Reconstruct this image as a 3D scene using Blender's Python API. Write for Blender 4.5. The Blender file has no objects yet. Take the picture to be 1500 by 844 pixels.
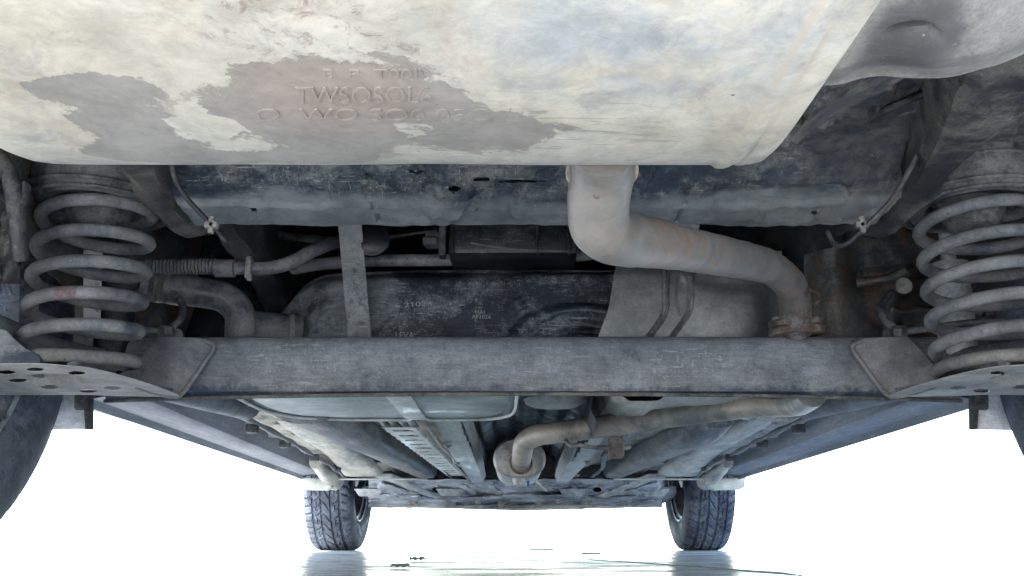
import bpy, bmesh, math, random
from mathutils import Vector, Matrix, noise
random.seed(7)
S = bpy.context.scene
COL = S.collection
# ------------------------------------------------------------ camera
F = 1300.0; TH = math.radians(15.73); CH = 0.05
cam = bpy.data.objects.new('camera', bpy.data.cameras.new('camera')); COL.objects.link(cam)
cam.location = (0, 0, CH); cam.rotation_euler = (math.radians(90) + TH, 0, 0)
cam.data.sensor_width = 36; cam.data.lens = F/1500*36; cam.data.clip_start = 0.01; cam.data.clip_end = 3000
S.camera = cam
# ------------------------------------------------------------ world, sun, exposure
SUN_EL, SUN_AZ = math.radians(38), math.radians(200)      # azimuth clockwise from +Y: the sun stands behind the car
w = bpy.data.worlds.new('World'); S.world = w; w.use_nodes = True
nt = w.node_tree; bg = nt.nodes['Background']
sky = nt.nodes.new('ShaderNodeTexSky'); sky.sky_type = 'NISHITA'; sky.sun_disc = False
sky.sun_elevation = SUN_EL; sky.sun_rotation = SUN_AZ; sky.air_density = 1.0; sky.dust_density = 0.8
nt.links.new(sky.outputs[0], bg.inputs[0]); bg.inputs[1].default_value = 0.15
sl = bpy.data.lights.new('sun', 'SUN'); sl.energy = 3.2; sl.angle = math.radians(0.5); sl.color = (1, .95, .87)
so = bpy.data.objects.new('sun', sl); COL.objects.link(so)
sd = Vector((math.sin(SUN_AZ)*math.cos(SUN_EL), math.cos(SUN_AZ)*math.cos(SUN_EL), math.sin(SUN_EL)))
so.rotation_euler = sd.to_track_quat('Z', 'Y').to_euler(); so.location = (0, -3, 5)
S.view_settings.view_transform = 'Standard'; S.view_settings.look = 'None'
S.view_settings.exposure = 2.8; S.view_settings.gamma = 1
try: S.cycles.max_bounces = 10; S.cycles.diffuse_bounces = 7
except Exception: pass

MUZ = .293
X0 = 0.03                                                  # the car's centre line
CT, ST = math.cos(TH), math.sin(TH)
def at(px, py, Y):
    u = (422-py)/F; c = Y/(CT-u*ST)
    return Vector(((px-750)/F*c, Y, CH + c*ST + u*c*CT))
def atz(px, py, Z):
    u = (422-py)/F; c = (Z-CH)/(ST+u*CT)
    return Vector(((px-750)/F*c, c*CT - u*c*ST, Z))
def proj(v):
    z = v[2]-CH; c = v[1]*CT + z*ST
    if c < .01: c = .01
    return 750 + F*v[0]/c, 422 - F*(-v[1]*ST + z*CT)/c
def mir(v): return Vector((2*X0 - v[0], v[1], v[2]))
def sstep(a, b, x):
    t = max(0, min(1, (x-a)/(b-a))) if a != b else float(x > a); return t*t*(3-2*t)
# ------------------------------------------------------------ materials
def nodes_mat(name):
    m = bpy.data.materials.new(name); m.use_nodes = True
    return m, m.node_tree, m.node_tree.nodes['Principled BSDF']
class G:
    """small node builder"""
    def __init__(s, nt): s.nt = nt; s.tc = nt.nodes.new('ShaderNodeTexCoord').outputs['Object']
    def n(s, t, **k):
        n = s.nt.nodes.new(t)
        for a, b in k.items(): setattr(n, a, b)
        return n
    def link(s, a, b): s.nt.links.new(a, b)
    def setv(s, sock, v):
        if isinstance(v, bpy.types.NodeSocket): s.link(v, sock)
        elif isinstance(v, (tuple, list)) and len(v) == 3 and sock.type == 'RGBA': sock.default_value = (*v, 1)
        else: sock.default_value = v
    def mapped(s, sc=(1,1,1), rot=(0,0,0), loc=(0,0,0), vec=None):
        n = s.n('ShaderNodeMapping'); s.link(vec or s.tc, n.inputs[0])
        n.inputs['Scale'].default_value = sc; n.inputs['Rotation'].default_value = rot; n.inputs['Location'].default_value = loc
        return n.outputs[0]
    def noise(s, scale, detail=6, rough=.6, dist=0, vec=None, col=False):
        n = s.n('ShaderNodeTexNoise'); s.link(vec or s.tc, n.inputs['Vector'])
        n.inputs['Scale'].default_value = scale; n.inputs['Detail'].default_value = detail
        n.inputs['Roughness'].default_value = rough; n.inputs['Distortion'].default_value = dist
        return n.outputs['Color' if col else 'Fac']
    def vor(s, scale, vec=None):
        n = s.n('ShaderNodeTexVoronoi'); s.link(vec or s.tc, n.inputs['Vector']); n.inputs['Scale'].default_value = scale
        return n.outputs['Distance']
    def ramp(s, f, a, b, lo=0, hi=1):
        n = s.n('ShaderNodeMapRange', interpolation_type='SMOOTHSTEP'); s.setv(n.inputs[0], f)
        n.inputs[1].default_value = a; n.inputs[2].default_value = b; n.inputs[3].default_value = lo; n.inputs[4].default_value = hi
        return n.outputs[0]
    def math(s, op, a, b=0.0):
        n = s.n('ShaderNodeMath', operation=op); s.setv(n.inputs[0], a); s.setv(n.inputs[1], b); return n.outputs[0]
    def mix(s, f, a, b):
        n = s.n('ShaderNodeMix', data_type='RGBA'); s.setv(n.inputs[0], f); s.setv(n.inputs[6], a); s.setv(n.inputs[7], b)
        return n.outputs[2]
    def bump(s, h, strength, dist, prev=None):
        n = s.n('ShaderNodeBump'); s.link(h, n.inputs['Height']); n.inputs['Strength'].default_value = strength
        n.inputs['Distance'].default_value = dist
        if prev: s.link(prev, n.inputs['Normal'])
        return n.outputs[0]
def grime(name, base, dust, amt=.5, rough=.7, metal=0.0, scale=9, rust=None, rust_amt=.3, scratch=.5, speck=.6, light=None, soft=.13, bump=.35, seed=0, low=None, left=None, grit=.13, spot=None, mott=.12, grain=.06, stretch=None):
    m, nt, P = nodes_mat(name); g = G(nt)
    if stretch: g.tc = g.mapped(sc=stretch)
    off = g.mapped(loc=(seed*3.1, seed*1.7, seed*.9))
    big = g.noise(scale, 9, .68, .5, vec=off)
    mid = g.noise(scale*7, 7, .7, .3, vec=off)
    fine = g.noise(scale*34, 4, .7, vec=off)
    h = g.math('ADD', g.math('MULTIPLY', big, .54), g.math('ADD', g.math('MULTIPLY', mid, .30), g.math('MULTIPLY', fine, .16)))
    t = .5 + (.5-amt)*.34
    if low or left:
        sp_ = g.n('ShaderNodeSeparateXYZ'); g.link(g.tc, sp_.inputs[0])
        if low: h = g.math('SUBTRACT', h, g.ramp(g.math('ADD', sp_.outputs['Z'], g.math('MULTIPLY', mid, .02)), low+.01, low-.004, 0, .13))
        if left: h = g.math('ADD', h, g.ramp(g.math('ADD', sp_.outputs['X'], g.math('MULTIPLY', mid, .06)), left+.02, left-.04, 0, .10))
    mask = g.ramp(h, t-soft*.5, t+soft*.5)
    c = g.mix(mask, base, dust)
    tone = g.ramp(g.noise(scale*2.2, 4, .6, vec=g.mapped(loc=(5+seed, 2, 7))), .3, .72, .72, 1.25)
    n = g.n('ShaderNodeVectorMath', operation='SCALE'); g.link(c, n.inputs[0]); g.link(tone, n.inputs[3]); c = n.outputs[0]
    gr = g.n('ShaderNodeVectorMath', operation='SCALE'); g.link(c, gr.inputs[0]); g.link(g.ramp(g.noise(420, 3, .6), .3, .7, 1-grit, 1+grit), gr.inputs[3]); c = gr.outputs[0]
    mot = g.math('MULTIPLY', g.ramp(g.noise(scale*13, 8, .78, .4, vec=g.mapped(loc=(seed, 6, 2))), .32, .68, 1-mott, 1+mott), g.ramp(g.noise(55, 6, .7, .2, vec=g.mapped(sc=(.5, 3.5, 3.5), rot=(.1, .05, .04), loc=(2, seed, 5))), .34, .66, 1-grain, 1+grain))
    gr2 = g.n('ShaderNodeVectorMath', operation='SCALE'); g.link(c, gr2.inputs[0]); g.link(mot, gr2.inputs[3]); c = gr2.outputs[0]
    lc = light or tuple(min(.75, x*1.5+.04) for x in dust)
    if spot:
        sv = g.n('ShaderNodeVectorMath', operation='DISTANCE'); g.link(g.tc, sv.inputs[0]); sv.inputs[1].default_value = tuple(spot[0])
        c = g.mix(g.ramp(g.math('ADD', sv.outputs['Value'], g.math('MULTIPLY', mid, spot[1]*.8)), spot[1]*1.45, spot[1]*.9, 0, .8), c, spot[2])
    if rust:
        rm = g.ramp(g.noise(scale*1.6, 10, .72, .8, vec=g.mapped(loc=(9+seed, 4, 1))), .62-rust_amt*.3, .72-rust_amt*.3)
        rf = g.ramp(fine, .35, .6); c = g.mix(g.math('MULTIPLY', g.math('MULTIPLY', rm, rf), .85), c, rust)
    if scratch:
        s1 = g.noise(30, 3, .5, .6, vec=g.mapped(sc=(1.2, 14, 14), rot=(0, .25, .15), loc=(seed, 0, 0)))
        s2 = g.noise(26, 3, .5, .9, vec=g.mapped(sc=(14, 2, 5), rot=(.5, .7, .3), loc=(seed, 3, 0)))
        sm = g.math('MAXIMUM', g.ramp(s1, .625, .66), g.ramp(s2, .635, .67))
        sm = g.math('MULTIPLY', sm, g.ramp(big, .42, .6)); c = g.mix(g.math('MULTIPLY', sm, scratch), c, lc)
    if speck:
        sp = g.ramp(g.vor(130), .13, .10); sel = g.ramp(g.noise(60, 2, .5), .56, .62)
        c = g.mix(g.math('MULTIPLY', g.math('MULTIPLY', sp, sel), speck), c, lc)
        sp2 = g.ramp(g.vor(90, vec=g.mapped(loc=(3, 3, 3))), .13, .09); sel2 = g.ramp(g.noise(40, 2, .5, vec=g.mapped(loc=(1, 8, 3))), .56, .62)
        c = g.mix(g.math('MULTIPLY', g.math('MULTIPLY', sp2, sel2), speck*.8), c, tuple(x*.4 for x in base))
    g.link(c, P.inputs['Base Color'])
    P.inputs['Metallic'].default_value = metal
    g.link(g.ramp(mask, 0, 1, max(.12, rough-.22), min(.98, rough+.12)), P.inputs['Roughness'])
    P.inputs['Specular IOR Level'].default_value = .35
    b = g.bump(h, bump, .004); b = g.bump(fine, bump*.6, .0012, b)
    g.link(b, P.inputs['Normal'])
    return m
UND = (.022, .031, .046); DUS = (.17, .175, .17); BLU = (.035, .055, .10)
M = {}
M['floor']   = grime('undercoated_floor_steel', UND, (.15, .15, .14), .46, scale=6, scratch=.7, bump=.6)
M['member']  = grime('dusty_cross_member', (.04,.055,.068), (.165,.17,.165), .60, scale=7, seed=1)
M['beam']    = grime('dusty_axle_steel', (.040,.056,.092), (.180,.196,.210), .80, scale=7, seed=2, scratch=.9, low=.262, soft=.2, grain=.14, mott=.12)
M['seat']    = grime('dusty_spring_seat', (.07,.09,.14), (.40,.39,.37), .88, scale=8, seed=3, scratch=.3)
M['spring']  = grime('dusty_spring_steel', (.055,.072,.10), (.175,.18,.18), .66, scale=12, seed=4, scratch=.15, bump=.2, soft=.2, grit=.10, speck=.8)
M['pink']    = grime('faded_paint_band', (.25,.15,.17), (.33,.26,.27), .6, scale=16, seed=4, scratch=0, bump=.2)
M['rubber']  = grime('dusty_rubber', (.03,.036,.045), (.135,.137,.13), .55, scale=10, seed=5, scratch=.1, rough=.8, bump=.3)
M['rubberd'] = grime('black_rubber', (.014,.017,.022), (.09,.092,.09), .40, scale=10, seed=6, scratch=.2, rough=.7, bump=.3)
M['hose']    = grime('dusty_filler_hose', (.05,.06,.07), (.15,.155,.155), .55, scale=7, seed=7, scratch=.2, speck=.2, rough=.6, bump=.15)
M['tank']    = grime('scratched_tank_coating', (.016,.023,.033), (.125,.14,.15), .38, scale=9, seed=8, grain=.2, scratch=1, speck=1, rough=.6, left=-.17)
TANKX = 1
M['tankend'] = grime('dusty_tank_end', (.04,.05,.06), (.14,.15,.15), .6, scale=8, seed=9, scratch=.3)
M['tankbase']= grime('pale_tank_underside', (.20,.24,.24), (.36,.40,.39), .65, scale=4, seed=10, scratch=.1, speck=.1, bump=.1, rough=.5)
M['shield']  = grime('dusty_heat_shield', (.13,.145,.15), (.26,.27,.265), .64, metal=.4, scale=5, seed=11, scratch=.1, speck=.4, bump=.08, soft=.35, grit=.12, rough=.5)
M['strap']   = grime('dusty_tank_strap', (.035,.05,.06), (.20,.215,.22), .58, scale=8, seed=12, scratch=.5)
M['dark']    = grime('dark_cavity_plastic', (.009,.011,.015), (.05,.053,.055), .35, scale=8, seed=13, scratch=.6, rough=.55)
M['rusty']   = grime('rusty_rail_steel', (.035,.038,.042), (.12,.115,.105), .5, scale=6, seed=14, rust=(.16,.075,.035), rust_amt=.4)
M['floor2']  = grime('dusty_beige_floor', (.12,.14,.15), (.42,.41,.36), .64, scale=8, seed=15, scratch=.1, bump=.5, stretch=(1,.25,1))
M['flap']    = grime('pale_blue_mud_flap', (.58,.63,.70), (.72,.76,.80), .7, scale=9, seed=33, scratch=.1, bump=.1)
M['beam2']   = grime('dusty_gusset_steel', (.06,.075,.11), (.215,.22,.225), .72, scale=6, seed=34, scratch=.3, soft=.3)
M['sill']    = grime('blue_grey_sill', (.13,.15,.18), (.25,.26,.275), .6, scale=9, seed=16, scratch=.1, speck=.2, bump=.12, soft=.3, stretch=(1,.12,1))
M['rail']    = grime('dark_floor_rail', (.055,.07,.09), (.26,.258,.245), .5, scale=9, seed=17, scratch=.1, speck=.2, stretch=(1,.15,1))
M['alu']     = grime('pale_aluminium_sheet', (.22,.25,.26), (.44,.46,.45), .6, metal=.2, stretch=(1,.2,1), scale=7, seed=18, scratch=.1, speck=.2, bump=.15, rough=.5)
M['tunnel']  = grime('dark_tunnel_shield', (.03,.038,.05), (.085,.10,.115), .5, metal=.2, scale=5, seed=19, scratch=.1, speck=.1, rough=.5)
M['pale']    = grime('pale_painted_metal', (.40,.44,.42), (.52,.54,.50), .6, scale=4, seed=20, scratch=.1, speck=.2, bump=.1, rough=.5)
M['front']   = grime('blue_grey_subframe', (.05,.07,.11), (.38,.41,.44), .55, scale=5, seed=21, scratch=.2, speck=.3)
M['tread']   = grime('tyre_rubber', (.028,.036,.055), (.10,.12,.155), .5, scale=9, seed=22, scratch=.15, speck=.4, rough=.8, bump=.3)
M['rim']     = grime('dusty_rim', (.14,.17,.22), (.30,.33,.36), .5, metal=.5, scale=6, seed=23, scratch=.1, rough=.45)
M['mud']     = grime('muddy_rail_steel', (.026,.028,.032), (.10,.094,.083), .45, scale=7, seed=31, scratch=.4, bump=.8)
M['tin']     = grime('muddy_bumper_liner', (.075,.08,.09), (.19,.188,.175), .80, scale=5, seed=24, scratch=.1, bump=.4, soft=.25, spot=(at(1335,62,.47), .045, (.045,.045,.05)))
M['bolt']    = grime('dusty_bolt', (.12,.12,.12), (.30,.29,.27), .5, metal=.4, scale=20, seed=25, scratch=0)
M['flange']  = grime('rusty_flange', (.07,.055,.045), (.20,.175,.15), .5, scale=14, seed=26, rust=(.14,.07,.045), rust_amt=.4, bump=.9)
M['paint']   = grime('car_body_paint', (.30,.31,.32), (.34,.34,.33), .4, scale=3, seed=27, scratch=0, speck=0, bump=.02, rough=.35)
def flat(name, c, rough=.6):
    m, nt, P = nodes_mat(name); g = G(nt); f = g.noise(40, 5, .6)
    g.link(g.mix(g.ramp(f, .35, .65), tuple(x*.8 for x in c), c), P.inputs['Base Color']); P.inputs['Roughness'].default_value = rough; return m
M['ink'] = flat('faded_white_print', (.26,.28,.28)); M['label'] = flat('white_paper_label', (.62,.66,.66)); M['blue'] = flat('blue_tape', (.01,.12,.45))
M['labelink'] = flat('label_print', (.08,.08,.09))
def muffler_mat():
    m, nt, P = nodes_mat('heat_stained_muffler_steel'); g = G(nt)
    wob = g.n('ShaderNodeVectorMath', operation='MULTIPLY_ADD')
    g.link(g.noise(26, 9, .68, .4, col=True), wob.inputs[0]); wob.inputs[1].default_value = (.085, .06, 0); wob.inputs[2].default_value = (-.0425, -.03, 0)
    add = g.n('ShaderNodeVectorMath', operation='ADD'); g.link(g.tc, add.inputs[0]); g.link(wob.outputs[0], add.inputs[1]); V = add.outputs[0]
    def ell(px, py, rx, ry, vec=V):
        c = atz(px, py, MUZ); ex = abs(atz(px+rx, py, MUZ).x - c.x); ey = abs(atz(px, py+ry, MUZ).y - atz(px, py-ry, MUZ).y)/2
        s = g.n('ShaderNodeVectorMath', operation='SUBTRACT'); g.link(vec, s.inputs[0]); s.inputs[1].default_value = (c.x, c.y, 0)
        q = g.n('ShaderNodeVectorMath', operation='MULTIPLY'); g.link(s.outputs[0], q.inputs[0]); q.inputs[1].default_value = (1/ex, 1/ey, 0)
        l = g.n('ShaderNodeVectorMath', operation='LENGTH'); g.link(q.outputs[0], l.inputs[0]); return l.outputs['Value']
    def union(lst):
        o = lst[0]
        for x in lst[1:]: o = g.math('MINIMUM', o, x)
        return o
    grey = union([ell(140,135,85,28), ell(195,175,80,40), ell(300,222,170,32), ell(430,190,170,60), ell(520,130,150,42), ell(400,110,75,26), ell(620,165,115,40), ell(700,195,110,34)])
    hole = union([ell(275,150,38,28), ell(300,185,52,20), ell(365,212,70,12), ell(600,190,30,10)])
    big = g.noise(5, 8, .65, .6); mid = g.noise(22, 8, .7, .5); fine = g.noise(160, 4, .7)
    grey = g.math('ADD', grey, g.math('MULTIPLY', g.math('SUBTRACT', g.noise(55, 8, .78), .5), .55))
    gm = g.math('MULTIPLY', g.ramp(grey, 1.10, .90), g.ramp(hole, .86, 1.02))
    big = g.noise(5, 8, .65, .6); mid = g.noise(22, 8, .7, .5); fine = g.noise(160, 4, .7)
    cream = g.mix(g.ramp(big, .38, .62), (.68,.64,.53), (.71,.69,.61))
    rightm = g.ramp(g.math('ADD', ell(950, 60, 330, 130, g.tc), g.math('MULTIPLY', mid, .8)), 1.5, .8)
    cream = g.mix(g.math('MULTIPLY', g.math('MULTIPLY', rightm, g.ramp(g.noise(17, 8, .7, .3, vec=g.mapped(loc=(2,9,4))), .38, .6)), 1.0), cream, (.53,.565,.58))
    st = g.noise(12, 9, .72, .8, vec=g.mapped(sc=(1.5, 1, 1), rot=(0, 0, .5), loc=(2, 1, 0)))
    cream = g.mix(g.math('MULTIPLY', g.ramp(st, .52, .66), .45), cream, (.60,.50,.40))
    st2 = g.noise(18, 9, .75, .6, vec=g.mapped(loc=(7, 1, 0)))
    cream = g.mix(g.math('MULTIPLY', g.ramp(st2, .53, .64), .55), cream, (.40,.42,.42))
    br = g.ramp(g.math('ADD', union([ell(430, 35, 150, 60, g.tc), ell(560, 85, 90, 30, g.tc)]), g.math('MULTIPLY', mid, .4)), 1.5, .8)
    cream = g.mix(g.math('MULTIPLY', g.math('MULTIPLY', br, g.ramp(g.noise(85, 8, .78, .5), .52, .62)), .7), cream, (.33,.27,.235))
    gry = g.mix(g.ramp(g.math('ADD', ell(480, 130, 170, 70, g.tc), g.math('MULTIPLY', mid, .5)), 1.6, .7), (.41,.392,.36), (.45,.39,.345))
    ed = g.math('SUBTRACT', g.ramp(grey, 1.08, 1.0), g.ramp(grey, 1.0, .92))
    sepm = g.n('ShaderNodeSeparateXYZ'); g.link(V, sepm.inputs[0])
    cream = g.mix(g.math('MULTIPLY', g.ramp(sepm.outputs['Y'], .50, .60), .55), cream, (.50,.50,.47))  # shade painted into the cream toward the far lower edge
    gm = g.math('MULTIPLY', gm, g.ramp(sepm.outputs['Y'], .62, .52, .45, 1))
    c = g.mix(gm, cream, gry)
    c = g.mix(g.math('MULTIPLY', g.math('MAXIMUM', ed, 0), .5), c, (.30,.28,.25))
    wav = g.noise(20, 7, .7, 1.2, vec=g.mapped(sc=(1, 5, 1)))
    wz = g.ramp(g.math('ADD', ell(760, 190, 300, 60, g.tc), g.math('MULTIPLY', mid, .5)), 1.5, .8)
    c = g.mix(g.math('MULTIPLY', g.math('MULTIPLY', wz, g.ramp(wav, .54, .6)), .6), c, (.33,.33,.29))
    n = g.n('ShaderNodeVectorMath', operation='SCALE'); g.link(c, n.inputs[0]); g.link(g.ramp(mid, .3, .7, .50, .66), n.inputs[3])
    g.link(g.math('MULTIPLY', g.ramp(mid, .3, .7, .45, .62), g.ramp(g.noise(70, 9, .8, .5), .3, .7, .88, 1.10)), n.inputs[3])
    c = n.outputs[0]
    sx = g.n('ShaderNodeSeparateXYZ'); g.link(g.tc, sx.inputs[0])
    ln = g.math('MULTIPLY', g.ramp(sx.outputs['X'], .1415, .1430), g.ramp(sx.outputs['X'], .1475, .1455))
    ln2 = g.math('MULTIPLY', g.ramp(sx.outputs['X'], .1555, .1565), g.ramp(sx.outputs['X'], .1600, .1580))
    c = g.mix(g.math('MULTIPLY', g.math('MAXIMUM', ln, g.math('MULTIPLY', ln2, .7)), g.ramp(mid, .38, .62, .05, .7)), c, (.36,.315,.25))
    c = g.mix(g.math('MULTIPLY', g.ramp(g.vor(55), .07, .05), g.ramp(g.noise(30, 2), .58, .62)), c, (.12,.10,.09))
    g.link(c, P.inputs['Base Color']); P.inputs['Roughness'].default_value = .62; P.inputs['Metallic'].default_value = .12
    P.inputs['Specular IOR Level'].default_value = .35
    hh = g.math('ADD', g.math('MULTIPLY', gm, -.35), g.math('ADD', g.math('MULTIPLY', mid, .6), g.math('MULTIPLY', fine, .2)))
    g.link(g.bump(hh, .45, .0016), P.inputs['Normal']); return m
M['muffler'] = muffler_mat()
def pipe_mat(name, rust_amt, sc=9, tint=(.29,.275,.25), k=1):
    m, nt, P = nodes_mat(name); g = G(nt)
    a = g.noise(sc, 9, .7, .6); mid = g.noise(sc*4, 8, .72, .5); f = g.noise(220, 4, .7)
    c = g.mix(g.ramp(a, .38, .62), (.17,.175,.17), tint)
    r = g.math('MULTIPLY', g.ramp(g.noise(sc*.8, 5, .6, .4, vec=g.mapped(loc=(4, 2, 0))), .60-rust_amt*.25, .74-rust_amt*.25), g.ramp(mid, .40, .56))
    c = g.mix(g.math('MULTIPLY', r, .8), c, (.31,.165,.10))
    sp_ = g.n('ShaderNodeSeparateXYZ'); g.link(g.tc, sp_.inputs[0])
    if name == 'tailpipe_steel':
        zone = g.math('MULTIPLY', g.ramp(sp_.outputs['X'], .10, .14), g.ramp(sp_.outputs['X'], .26, .19)); rz = g.math('MULTIPLY', zone, g.ramp(g.noise(75, 9, .8, .2), .49, .57)); c = g.mix(g.math('MULTIPLY', rz, .75), c, (.33,.18,.11))
        soot = g.math('MULTIPLY', g.math('MULTIPLY', g.ramp(sp_.outputs['X'], .37, .40), g.ramp(sp_.outputs['Z'], .425, .395)), g.ramp(g.noise(26, 8, .75, .3), .49, .55)); c = g.mix(g.math('MULTIPLY', soot, .8), c, (.09,.06,.05))
        dirty = g.ramp(sp_.outputs['Z'], .33, .30); c = g.mix(g.math('MULTIPLY', g.ramp(g.noise(8, 9, .7, .4, vec=g.mapped(loc=(3,3,3))), .45, .6), .5), c, (.20,.165,.13))
    d = g.math('MULTIPLY', g.ramp(g.vor(70), .25, .12), g.ramp(mid, .56, .62)); c = g.mix(d, c, (.20,.10,.06))
    g.link(c, P.inputs['Base Color']); P.inputs['Roughness'].default_value = .52; P.inputs['Metallic'].default_value = .35
    P.inputs['Specular IOR Level'].default_value = .3
    g.link(g.bump(g.math('ADD', mid, g.math('MULTIPLY', f, .4)), .35, .0015), P.inputs['Normal']); return m
M['pipe'] = pipe_mat('tailpipe_steel', .35); M['pipe2'] = pipe_mat('rusty_middle_pipe', .45, 6, (.45,.40,.33)); M['reson'] = pipe_mat('resonator_steel', .15, 10, (.42,.42,.40))
def ground_mat():
    m, nt, P = nodes_mat('smooth_pale_concrete'); g = G(nt)
    a = g.noise(.9, 8, .6, .3); b = g.noise(14, 8, .7); s = g.noise(5, 8, .65, .4, vec=g.mapped(sc=(.6, 1.6, 1)))
    c = g.mix(g.ramp(a, .35, .65), (.74,.74,.73), (.80,.80,.79)); c = g.mix(g.math('MULTIPLY', g.ramp(s, .52, .62), .45), c, (.50,.53,.56))
    c = g.mix(g.math('MULTIPLY', g.ramp(g.vor(30), .12, .08), g.ramp(b, .5, .6)), c, (.2,.2,.2))
    g.link(c, P.inputs['Base Color']); g.link(g.ramp(s, .4, .62, .16, .34), P.inputs['Roughness']); P.inputs['Specular IOR Level'].default_value = .28
    h = g.math('ADD', g.math('MULTIPLY', s, .8), g.math('MULTIPLY', b, .2)); g.link(g.bump(h, .15, .003), P.inputs['Normal']); return m
M['ground'] = ground_mat()
# ------------------------------------------------------------ object helpers
def thing(name, label, cat, loc=(0,0,0), group=None):
    o = bpy.data.objects.new(name, None); COL.objects.link(o); o.location = loc; o.empty_display_size = .1
    o['label'] = label; o['category'] = cat
    if group: o['group'] = group
    return o
def link(name, me, mat, parent=None, label=None, kind=None, smooth=True):
    o = bpy.data.objects.new(name, me); COL.objects.link(o)
    if mat is not None and not me.materials: me.materials.append(M[mat] if isinstance(mat, str) else mat)
    if parent is not None:
        o.parent = parent; bpy.context.view_layer.update(); o.matrix_parent_inverse = parent.matrix_world.inverted()
    if smooth:
        me.polygons.foreach_set('use_smooth', [True]*len(me.polygons))
        try: me.set_sharp_from_angle(angle=math.radians(38))
        except Exception: pass
    if label: o['label'] = label
    if kind: o['kind'] = kind
    return o
def mesh(verts, faces, name='mesh'):
    me = bpy.data.meshes.new(name); me.from_pydata([tuple(v) for v in verts], [], faces)
    bm = bmesh.new(); bm.from_mesh(me); bmesh.ops.recalc_face_normals(bm, faces=bm.faces); bm.to_mesh(me); bm.free(); me.validate(); return me
def bevel(me, wd, seg=2, ang=30):
    bm = bmesh.new(); bm.from_mesh(me)
    ed = [e for e in bm.edges if len(e.link_faces) == 2 and e.calc_face_angle(0) > math.radians(ang)]
    bmesh.ops.bevel(bm, geom=ed, offset=wd, segments=seg, affect='EDGES', profile=.5, clamp_overlap=True); bm.to_mesh(me); bm.free(); return me
def box(a, b, bv=.003):
    x0,y0,z0 = a; x1,y1,z1 = b
    v = [(x,y,z) for x in (x0,x1) for y in (y0,y1) for z in (z0,z1)]
    me = mesh(v, [(0,1,3,2),(4,6,7,5),(0,4,5,1),(2,3,7,6),(0,2,6,4),(1,5,7,3)])
    return bevel(me, bv) if bv else me
def catmull(pts, sub=8):
    P = [Vector(p) for p in pts]; P = [2*P[0]-P[1]] + P + [2*P[-1]-P[-2]]; out = []
    for i in range(1, len(P)-2):
        for k in range(sub):
            t = k/sub; a,b,c,d = P[i-1],P[i],P[i+1],P[i+2]
            out.append(.5*((2*b)+(c-a)*t+(2*a-5*b+4*c-d)*t*t+(3*b-a-3*c+d)*t*t*t))
    out.append(P[-2]); return out
def tube(pts, r, seg=16, sub=8, smooth=True, cap=True, wob=0.0):
    path = catmull(pts, sub) if smooth else [Vector(p) for p in pts]
    n = len(path); vs = []; fs = []
    T0 = (path[1]-path[0]).normalized(); N = T0.orthogonal().normalized()
    for i, p in enumerate(path):
        T = (path[min(i+1,n-1)]-path[max(i-1,0)]).normalized()
        N = (N - T*N.dot(T)).normalized(); B = T.cross(N)
        t = i/(n-1)
        rr = r(t) if callable(r) else r
        for k in range(seg):
            a = 2*math.pi*k/seg; d = N*math.cos(a)+B*math.sin(a)
            q = p + d*rr
            if wob: q += d*wob*noise.noise(q*38)
            vs.append(q)
    for i in range(n-1):
        for k in range(seg):
            a = i*seg+k; b = i*seg+(k+1)%seg; fs.append((a, b, b+seg, a+seg))
    if cap: fs.append(tuple(range(seg))[::-1]); fs.append(tuple(range((n-1)*seg, n*seg)))
    return mesh(vs, fs)
def lathe(prof, axis='z', seg=48, centre=(0,0,0), closed=False, disp=None):
    """prof: (radius, height) list"""
    vs = []; fs = []; n = len(prof); c = Vector(centre)
    for k in range(seg):
        a = 2*math.pi*k/seg
        for j, (r, h) in enumerate(prof):
            if disp: r = r + disp(a, j)
            if axis == 'z': v = Vector((r*math.cos(a), r*math.sin(a), h))
            elif axis == 'x': v = Vector((h, r*math.cos(a), r*math.sin(a)))
            else: v = Vector((r*math.cos(a), h, r*math.sin(a)))
            vs.append(v+c)
    for k in range(seg):
        for j in range(n if closed else n-1):
            a = k*n+j; b = k*n+(j+1)%n; c2 = ((k+1)%seg)*n
            fs.append((a, b, c2+(j+1)%n, c2+j))
    return mesh(vs, fs)
def grid(fn, nu, nv, thick=0, keep=None):
    vs = [fn(i/nu, j/nv) for j in range(nv+1) for i in range(nu+1)]
    fs = []
    for j in range(nv):
        for i in range(nu):
            q = (j*(nu+1)+i, j*(nu+1)+i+1, (j+1)*(nu+1)+i+1, (j+1)*(nu+1)+i)
            if keep is None or keep((vs[q[0]]+vs[q[2]])/2): fs.append(q)
    me = bpy.data.meshes.new('sheet'); me.from_pydata([tuple(v) for v in vs], [], fs); me.validate()
    if thick:
        bm = bmesh.new(); bm.from_mesh(me); bmesh.ops.recalc_face_normals(bm, faces=bm.faces)
        bmesh.ops.solidify(bm, geom=bm.faces[:], thickness=thick); 
        loose = [v for v in bm.verts if not v.link_faces]; bmesh.ops.delete(bm, geom=loose, context='VERTS')
        bm.to_mesh(me); bm.free()
    return me
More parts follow.
